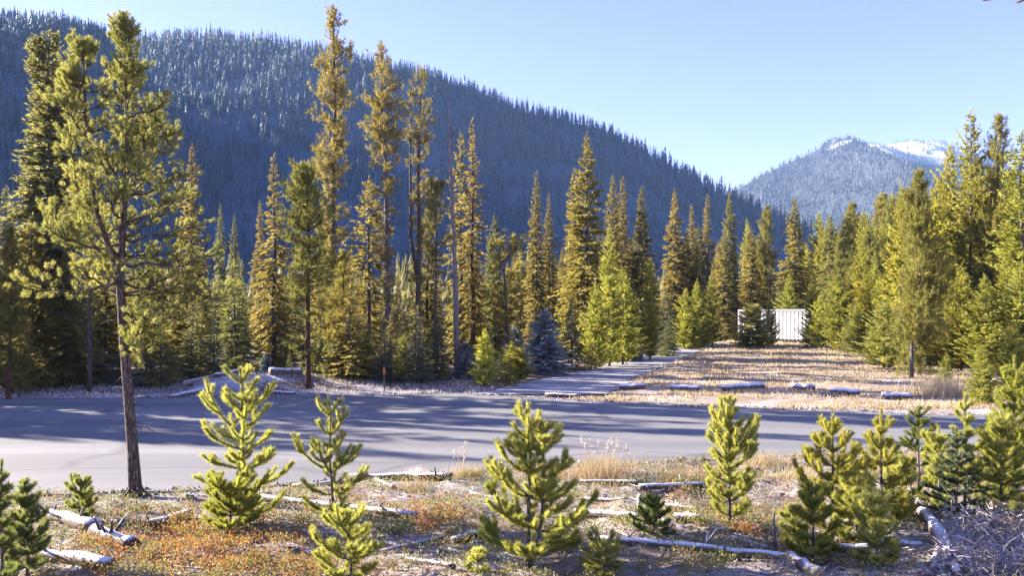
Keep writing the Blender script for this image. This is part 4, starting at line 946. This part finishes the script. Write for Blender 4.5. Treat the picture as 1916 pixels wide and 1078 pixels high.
# frosty bank beyond the road
for (pts, r_, lb, mt) in [([(318, 742), (400, 733)], .09, 'frosted log low on the bank left of the open young pine', 'log_frost'), ([(345, 733), (432, 716)], .08, 'grey log slanting up the frosty bank', 'log_bare'),
                          ([(400, 726), (452, 722)], .1, 'dark frosted log at the middle of the frosty bank', 'log_frost'), ([(505, 727), (562, 723)], .15, 'thick white log on the right of the frosty bank', 'log_frost'), ([(512, 736), (552, 737)], .08, 'thin white log below the thick one on the frosty bank', 'log_frost')]:
    log(pts, [r_, r_ * .9], lb, mt)
for pts, lb in [([(1020, 739), (1085, 741)], 'dark weathered log in the grass left of the row of parking logs')]:
    log(pts, [.10, .09], lb, 'log_dark')
# row of six short logs laid along the field edge
for i, (a, b, py, lb) in enumerate([(1160, 1206, 731, 'first frosted parking log from the left in the row along the field edge'), (1254, 1311, 731, 'second parking log from the left, grass growing before it'),
                                    (1350, 1430, 732, 'longest frosted parking log, third in the row'), (1480, 1524, 733, 'fourth parking log, half sunk in grass'),
                                    (1553, 1608, 739, 'fifth parking log, broken and dark underneath'), (1650, 1706, 748, 'rightmost parking log, sunlit pinkish top')]):
    log([(a, py - 2), (b, py - 1)], [.135, .13], lb, 'log_park', 'parking_log', 'log', 10, group='parking logs along the field edge', seed=i)
# upright stake, post, far pole, orange marker
def post(px, base, top, r, mat, label, name, cat, n=8, lean=0.0, capm=None):
    x, d_ = gpt(px, base); z0 = float(gz(x, d_)) - .08; h = zt(top, d_) - z0
    o = thing(name, label, cat, (x, d_, z0))
    G = Geo(); G.tube([(0, 0, 0), (lean * .4, 0, h * .5), (lean, 0, h)], [r, r * .97, r * .9], n, smooth=n > 4); link('shaft', G.mesh('shaft', [M[mat]]), o)
    return o, h
post(1197, 966, 926, .045, 'log_bare', 'short upright pale stake by the end of the white-topped log', 'wooden_stake', 'stake')
post(15, 748, 694, .10, 'bark_red', 'brown square wooden post at the far road edge on the far left', 'wooden_post', 'post', 4)
post(1360, 622, 560, .09, 'dead_wood', 'thin pale pole at the far end of the track', 'marker_pole', 'pole')
post(1446, 1052, 962, .012, 'dead_wood', 'thin upright dead stem right of the upright dense young pine', 'dead_sapling', 'dead sapling', 5, .02)
post(1706, 716, 640, .09, 'bark_grey', 'pale dead trunk beside the pine in the grass, left of its foot', 'dead_tree', 'dead tree', 7)
q = NT('orange_paint'); M['orange'] = q.set((.75, .13, .04), .6, .3)
o, h = post(719, 735, 686, .02, 'bark', 'small orange marker on a stake among the frosted firs past the road', 'marker_stake', 'marker')
G = Geo(); G.box((0, -.03, h - .16), (.085, .02, .2)); link('marker_plate', G.mesh('marker_plate', [M['orange']]), o)
def stump(px, py, r, hh, label, mat='log_frost'):
    x, d_ = gpt(px, py); o = thing('tree_stump', label, 'stump', (x, d_, float(gz(x, d_)) - .05))
    rs2 = np.random.default_rng(int(px)); G = Geo(); G.tube([(0, 0, 0), (0, 0, hh * .5), (.01, 0, hh)], [r * 1.3, r * 1.05, r], 11, smooth=False); link('trunk', G.mesh('trunk', [M[mat]]), o)
    G = Geo()
    for a_ in np.arange(0, 6.2, 1.3): G.tube([(math.cos(a_) * r * .7, math.sin(a_) * r * .7, hh * .35), (math.cos(a_) * r * 2, math.sin(a_) * r * 2, .0)], [r * .35, r * .12], 5)
    link('root', G.mesh('root', [M[mat]]), o)
stump(1462, 935, .05, .12, 'small pale frosted stump right of the upright dense young pine')
stump(545, 1040, .07, .10, 'low dark stump in the red ground cover left of the low young pine', 'log_dark')
stump(355, 938, .06, .13, 'broken dark stump at the road edge left of the open young pine', 'log_dark')

# ------------------------------------------------------------------ the white corrugated shed
q = NT('white_steel'); nn = q.noise(1.2, 4, .6, q.obj())
M['white_steel'] = q.set(q.mix(q.rng(nn, .45, .75, 0, .3), (.78, .77, .75), (.56, .54, .51)), .5, .4)
q = NT('dark_base'); M['dark_base'] = q.set((.05, .045, .045), .9, .1)
d = 94.0; xs0, xs1 = gx(1398, d), gx(1506, d); hsh = zt(581, d)
rz = math.radians(-38); Lw = (xs1 - xs0) / math.cos(rz) * .98; Dp = 2.6
shed = thing('storage_shed', 'white corrugated metal shed behind young trees at the back of the clearing', 'shed', ((xs0 + xs1) / 2, d + 1.2, float(gz((xs0 + xs1) / 2, d))), rz)
def corrugated(length, h, depth=.09, pitch=.42):
    """an upright profiled sheet along +x, its outer face towards -y"""
    xs = []; ys = []; x_ = 0.0
    while x_ < length - 1e-6:
        for fx, fy in ((0, 0), (.5, 0), (.6, depth), (.9, depth)):
            if x_ + fx * pitch < length: xs.append(x_ + fx * pitch); ys.append(fy)
        x_ += pitch
    xs.append(length); ys.append(0); n_ = len(xs); v = []
    for a_, b_ in zip(xs, ys): v += [(a_, b_, .3), (a_, b_, h)]
    f_ = []
    for i_ in range(n_ - 1): f_ += [(2 * i_, 2 * i_ + 2, 2 * i_ + 3), (2 * i_, 2 * i_ + 3, 2 * i_ + 1)]
    return np.array(v, float), f_
for (ln, ox, oy, ang) in ((Lw, -Lw / 2, 0, 0), (Dp, Lw / 2, 0, math.pi / 2), (Lw, Lw / 2, Dp, math.pi), (Dp, -Lw / 2, Dp, -math.pi / 2)):
    v, f_ = corrugated(ln, hsh - .14); ca, sa = math.cos(ang), math.sin(ang)
    v = np.stack([v[:, 0] * ca - v[:, 1] * sa + ox, v[:, 0] * sa + v[:, 1] * ca + oy, v[:, 2]], 1)
    G = Geo(); G.add(v, f_); link('wall', G.mesh('wall', [M['white_steel']]), shed)
G = Geo(); G.box((0, Dp / 2, hsh - .07), (Lw + .16, Dp + .16, .135)); link('roof', G.mesh('roof', [M['white_steel']]), shed)
G = Geo(); G.box((0, Dp / 2, .15), (Lw - .1, Dp - .1, .32)); link('base', G.mesh('base', [M['dark_base']]), shed)
for sx in (-1, 1):
    for sy in (0, 1):
        G = Geo(); G.box((sx * (Lw / 2 + .03), sy * Dp + (sy * 2 - 1) * .03, hsh / 2), (.14, .14, hsh - .16)); link('corner_post', G.mesh('corner_post', [M['white_steel']]), shed)

# ------------------------------------------------------------------ grasses, shrubs and litter
def tuft(G, c, n, hgt, spread, rs, tone=.5, w_=.008, m=0, lean=.5):
    P = np.stack([c[0] + rs.normal(size=n) * spread, c[1] + rs.normal(size=n) * spread, np.full(n, c[2])], 1)
    D = np.stack([rs.normal(size=n) * lean, rs.normal(size=n) * lean, np.ones(n)], 1)
    G.blades(P, D, hgt * rs.uniform(.5, 1.15, n), w_, m, np.clip(tone + rs.normal(size=n) * .2, 0, 1), False, rs)
rs = np.random.default_rng(501)
# field grass (nobody could count it)
G = Geo(); n = 0
while n < 4300:
    y_ = 28 + 75 * rs.uniform() ** 1.7; x_ = rs.uniform(np.interp(y_, _ty, _tr) - .5 if y_ > 33 else -2, min(.52 * y_ + 2, 42))
    if y_ < road_far(x_) + .5 or track_in(np.array(x_), np.array(y_)): continue
    if fbm(x_, y_ * 2.2, 8, 77, 3) < -.05: continue
    tuft(G, (x_, y_, float(gz(x_, y_))), 8, .10 + .0015 * y_, .12 + .002 * y_, rs, .5 + .25 * float(fbm(x_, y_, 5, 78, 2)), .012 + .0008 * y_); n += 1
o = link('dry_grass', G.mesh('dry_grass', [M['straw']])); o['kind'] = 'stuff'; o['label'] = 'dry straw grass covering the clearing'
# roadside grass and brush beyond the road on the left
G = Geo()
for _ in range(700):
    x_ = rs.uniform(-22, 2); y_ = float(road_far(x_)) + .25 + abs(rs.normal()) * 2.2
    if track_in(np.array(x_), np.array(y_)): continue
    tuft(G, (x_, y_, float(gz(x_, y_))), 8, .17, .15, rs, .4, .02)
o = link('frosted_grass', G.mesh('frosted_grass', [M['frost_straw']])); o['kind'] = 'stuff'; o['label'] = 'frosted grass along the far road edge'
# foreground: straw, low shrubs, twig litter
def fg_point():
    while True:
        y_ = rs.uniform(8.5, 20.5); x_ = rs.uniform(-.62 * y_ - .5, .62 * y_ + .5)
        if y_ < road_near(x_) - .12: return x_, y_
G = Geo(); n = 0
while n < 4200:
    x_, y_ = fg_point()
    if fbm(x_, y_, 2.4, 81, 3) < -.05 + .25 * (x_ < -3): continue
    tuft(G, (x_, y_, float(gz(x_, y_))), 7, .12, .05, rs, .5 + .3 * float(fbm(x_, y_, 2, 82, 2)), .005, lean=.8); n += 1
o = link('dry_grass', G.mesh('dry_grass', [M['straw']])); o['kind'] = 'stuff'; o['label'] = 'short dry grass among the fallen logs'
G = Geo(); n = 0
while n < 2900:
    x_, y_ = fg_point(); px_ = CX + x_ / y_ * F; py_ = HZ + F * CAMZ / y_
    red = math.exp(-((px_ - 380) / 230) ** 2 - ((py_ - 1045) / 70) ** 2) + .75 * math.exp(-((px_ - 800) / 70) ** 2 - ((py_ - 985) / 25) ** 2) + .35 * math.exp(-((px_ - 1380) / 160) ** 2 - ((py_ - 1000) / 45) ** 2)
    if rs.uniform() > .11 + .85 * red + .38 * max(0, float(fbm(x_, y_, 2.2, 83, 3))): continue
    k = 26; c = np.array([x_, y_, float(gz(x_, y_))]); R_ = rs.uniform(.05, .13)
    P = c + rs.normal(size=(k, 3)) * [R_, R_, .35 * R_] + [0, 0, .05 + R_ * .3]
    tb = (.22 + .28 * rs.uniform() if rs.uniform() < .06 + .9 * red else .62 + .3 * rs.uniform())
    if rs.uniform() < .3 * red: tb = .5
    G.blades(P, nrm(rs.normal(size=(k, 3)) + [0, 0, .7]), rs.uniform(.025, .05, k), rs.uniform(.014, .024, k), 0, np.clip(tb + rs.normal(size=k) * .09, 0, 1), True, rs); n += 1
o = link('ground_cover', G.mesh('ground_cover', [M['shrub_leaves']])); o['kind'] = 'stuff'; o['label'] = 'low orange and green shrubs carpeting the foreground'
G = Geo()
for _ in range(5200):
    x_, y_ = fg_point(); a_ = rs.uniform(0, 6.28); l_ = rs.exponential(.09) + .03; dz = rs.uniform(-.02, .06)
    c = np.array([x_, y_, float(gz(x_, y_)) + .012]); e_ = np.array([math.cos(a_) * l_, math.sin(a_) * l_, dz])
    G.tube(np.stack([c - e_ / 2 + [0, 0, .01], c + e_ / 2 + [0, 0, .01]]), rs.uniform(.003, .011), 3, 0, rs.uniform(.1, 1.0), False, False)
# the heap of frosted brush at the lower right
for _ in range(2300):
    px_ = rs.uniform(1755, 2000); py_ = rs.uniform(985, 1110); x_, y_ = gpt(px_, py_); a_ = rs.uniform(0, 6.28); l_ = rs.exponential(.13) + .05
    c = np.array([x_, y_, float(gz(x_, y_)) + abs(rs.normal()) * .12]); e_ = np.array([math.cos(a_) * l_, math.sin(a_) * l_, rs.normal() * .5 * l_])
    k_ = rs.normal(size=3) * .16 * l_; w0 = min(.012, .002 + rs.exponential(.0035))
    G.tube(np.stack([c - e_ / 2, c + k_, c + e_ / 2]), [w0, w0 * .8, w0 * .4], 3, 0, rs.uniform(.35, 1.0), False, False)
    for q_ in range(2):
        f_ = rs.uniform(-.3, .4); b_ = c + e_ * f_ + k_ * (1 - 2 * abs(f_)); d_ = e_ * .3 + rs.normal(size=3) * .22 * l_
        G.tube(np.stack([b_, b_ + d_]), [w0 * .55, w0 * .3], 3, 0, rs.uniform(.1, 1.0), False, False)
o = link('twig_litter', G.mesh('twig_litter', [M['twigs']])); o['kind'] = 'stuff'; o['label'] = 'frosted twigs and wood scraps strewn over the foreground'
# loose stones along the road edges
G = Geo(); oc = np.array([(1, 0, 0), (-1, 0, 0), (0, 1, 0), (0, -1, 0), (0, 0, 1), (0, 0, -1)], float)
of = np.array([(0, 2, 4), (2, 1, 4), (1, 3, 4), (3, 0, 4), (2, 0, 5), (1, 2, 5), (3, 1, 5), (0, 3, 5)])
for k in range(2600):
    x_ = rs.uniform(-14, 16)
    if k % 3: y_ = float(road_near(x_)) - rs.normal() * .16 - .05
    else: y_ = float(road_far(x_)) + rs.normal() * .3 + .15
    s_ = .008 + rs.exponential(.011) + (0 if k % 3 else .012)
    G.add(oc * s_ * rs.uniform(.6, 1.3, (6, 3)) * [1.2, 1.2, .8] + [x_, y_, max(.006, float(gz(x_, y_))) + s_ * .3], of, 0, rs.uniform())
q = NT('gravel_stone'); M['gravel_stone'] = q.set(q.ramp(q.attr('tone'), [(0, (.10, .085, .075)), (.6, (.26, .23, .21)), (1, (.5, .49, .49))]), .9, .2)
o = link('gravel', G.mesh('gravel', [M['gravel_stone']])); o['kind'] = 'stuff'; o['label'] = 'loose gravel along both road edges'
# low shrubs one can point to
def shrub(px, py, wpx, hpx, tone, label, n=420, tint=(1, 1, 1)):
    x, d_ = gpt(px, py); r2 = np.random.default_rng(int(px + py)); R_ = wpx / F * d_ / 2; Hh = hpx / F * d_
    o = thing('low_shrub', label, 'shrub', (x, d_, float(gz(x, d_)))); G = Geo(); St = Geo()
    k = 34; a_ = r2.uniform(0, 6.283, k); rr = R_ * np.sqrt(r2.uniform(.05, 1, k)); tips = np.stack([rr * np.cos(a_), rr * np.sin(a_) * .8, Hh * r2.uniform(.5, 1.05, k) * (1.1 - .5 * rr / R_)], 1)
    for t_ in tips: St.tube([(t_[0] * .15, t_[1] * .15, -.02), t_ * [.6, .6, .55], t_], [.004, .003, .0015], 3, 0, .4, True, False)
    i_ = r2.integers(0, k, n); f_ = r2.uniform(.45, 1.05, n)
    P = tips[i_] * f_[:, None] + r2.normal(size=(n, 3)) * [.02, .02, .015]
    G.blades(P, nrm(r2.normal(size=(n, 3)) + [0, 0, .6]), r2.uniform(.022, .045, n), r2.uniform(.012, .022, n), 0, np.clip(tone + r2.normal(size=n) * .07, 0, 1), True, r2)
    link('stems', St.mesh('stems', [M['twigs']]), o)['kind'] = 'stuff'; lv = link('leaves', G.mesh('leaves', [M['shrub_leaves']]), o, tint=tint); lv['kind'] = 'stuff'
shrub(802, 1000, 62, 34, .27, 'orange-red shrub at the right end of the frosted log behind the slender pine')
shrub(735, 1012, 120, 40, .80, 'broad dull-green shrub in front of the white-frosted log', 800)
shrub(285, 1070, 90, 40, .66, 'yellow-green shrub in the red ground cover near the bottom left')
shrub(478, 1062, 80, 36, .52, 'golden shrub between red ground cover and the low young pine', 420)
shrub(400, 1066, 70, 24, .14, 'deep red patch of shrub at the bottom left of centre')
shrub(262, 962, 60, 30, .74, 'green shrub at the foot of the big pine trunk')
shrub(330, 985, 70, 34, .55, 'ochre shrub beside the short dark frosted log')
shrub(1060, 1040, 60, 34, .70, 'olive shrub under the right arms of the large centre sapling')
shrub(1310, 1004, 70, 26, .76, 'green shrub at the left foot of the upright dense young pine')
shrub(1390, 1006, 66, 28, .24, 'rust-coloured shrub at the right foot of the upright dense young pine')
shrub(1705, 985, 50, 60, .30, 'orange-brown bush left of the upper end of the big curved log')
shrub(1860, 930, 60, 40, .34, 'orange bush under the large pine at the right edge')
shrub(1460, 1000, 110, 40, .95, 'pale grey dead brush right of the upright dense young pine', 260, (.9, .85, .85))
# clumps of grass and weeds one can point to
def clump(px, py, wpx, hpx, n, mat, label, tone=.5, name='grass_clump', cat='grass clump', lean=.35, stalks=0, w_=.009):
    x, d_ = gpt(px, py); r2 = np.random.default_rng(int(px * 3 + py)); G = Geo()
    tuft(G, (0, 0, -.02), n * 2, hpx / F * d_, wpx / F * d_ * .3, r2, tone, w_, 0, lean)
    o = thing(name, label, cat, (x, d_, float(gz(x, d_))))
    link('blades', G.mesh('blades', [M[mat]]), o)['kind'] = 'stuff'
    return o, d_, r2
clump(1130, 905, 110, 50, 700, 'straw', 'largest orange straw clump at the near road edge, right of the large centre sapling', .35)
clump(1045, 900, 50, 30, 200, 'straw', 'small straw clump close behind the large centre sapling', .4)
clump(868, 900, 60, 32, 260, 'straw', 'straw clump at the end of the road edge log', .45)
clump(1275, 908, 80, 26, 260, 'straw', 'low orange grass clump between road and upright dense young pine', .25)
clump(1432, 880, 80, 30, 300, 'straw', 'brown grass clump by the road between the right-hand pines', .4)
clump(1500, 905, 70, 30, 260, 'straw', 'pale grass clump right of the small frosted stump', .7)
clump(775, 925, 60, 30, 220, 'straw', 'orange grass tuft in front of the road edge log', .3)
clump(779, 893, 28, 22, 170, 'frost_straw', 'small white-frosted weed standing above the road edge log', .7, 'frosted_weed', 'weed', .5)
clump(1765, 745, 110, 45, 420, 'straw', 'pale straw bush in the field right of the rightmost parking log', .7, w_=.02)
clump(1850, 890, 60, 60, 260, 'straw', 'reddish dry grass under the large pine at the right edge', .2)
clump(1690, 905, 60, 70, 260, 'straw', 'rusty bracken at the top of the big curved log', .15)
def weed(px, base, top, label, seed, n=3):
    x, d_ = gpt(px, base); r2 = np.random.default_rng(seed); o = thing('dried_weed', label, 'weed', (x, d_, float(gz(x, d_))))
    H = zt(top, d_) - float(gz(x, d_)); G = Geo(); Hd = Geo()
    for i in range(n):
        dx = r2.normal() * .08 * H * 2; h_ = H * r2.uniform(.7, 1); tip = np.array([dx, r2.normal() * .05, h_])
        G.tube([(0, 0, 0), tip * [.35, .35, .5], tip], [.007, .006, .004], 4, 0, .7, True, False)
        for k in range(3):
            b = tip * [.6, .6, .55 + .13 * k]; e_ = b + np.array([r2.normal() * .07, r2.normal() * .07, .09]); G.tube([b, e_], [.004, .003], 3, 0, .7, True, False)
            Hd.blades(np.repeat(e_[None], 8, 0), r2.normal(size=(8, 3)) + [0, 0, .4], .03, .012, 0, .7, True, r2)
        Hd.blades(np.repeat(tip[None], 14, 0) - np.array([0, 0, 1]) * r2.uniform(0, .12, 14)[:, None], r2.normal(size=(14, 3)) + [0, 0, .6], .035, .012, 0, .75, True, r2)
    link('stalk', G.mesh('stalk', [M['straw']]), o); link('seed_head', Hd.mesh('seed_head', [M['frost_straw']]), o)
weed(866, 905, 825, 'tall dried weed over the straw clump left of the large centre sapling', 1)
weed(932, 905, 805, 'thin dried weed beside the left top of the large centre sapling', 2, 1)
weed(1112, 905, 798, 'tall pale dried weed rising from the largest straw clump', 3, 4)
weed(1145, 905, 815, 'second dried weed at the right of the largest straw clump', 4, 2)
weed(1180, 905, 828, 'smallest dried weed right of the largest straw clump', 5, 1)

# ------------------------------------------------------------------ the cold morning air
q = NT('air'); q.t.nodes.remove(q.b)
pv = q.n('ShaderNodeVolumePrincipled'); pv.inputs['Color'].default_value = (.38, .64, 1.0, 1); pv.inputs['Density'].default_value = HAZE
pv.inputs['Anisotropy'].default_value = 0.0
q.l(pv.outputs[0], q.out.inputs['Volume'])
G = Geo(); G.box((0, 3020, 315), (8300, 6300, 640)); hz_ = link('haze', G.mesh('haze', [q.m])); hz_['kind'] = 'stuff'; hz_.display_type = 'WIRE'
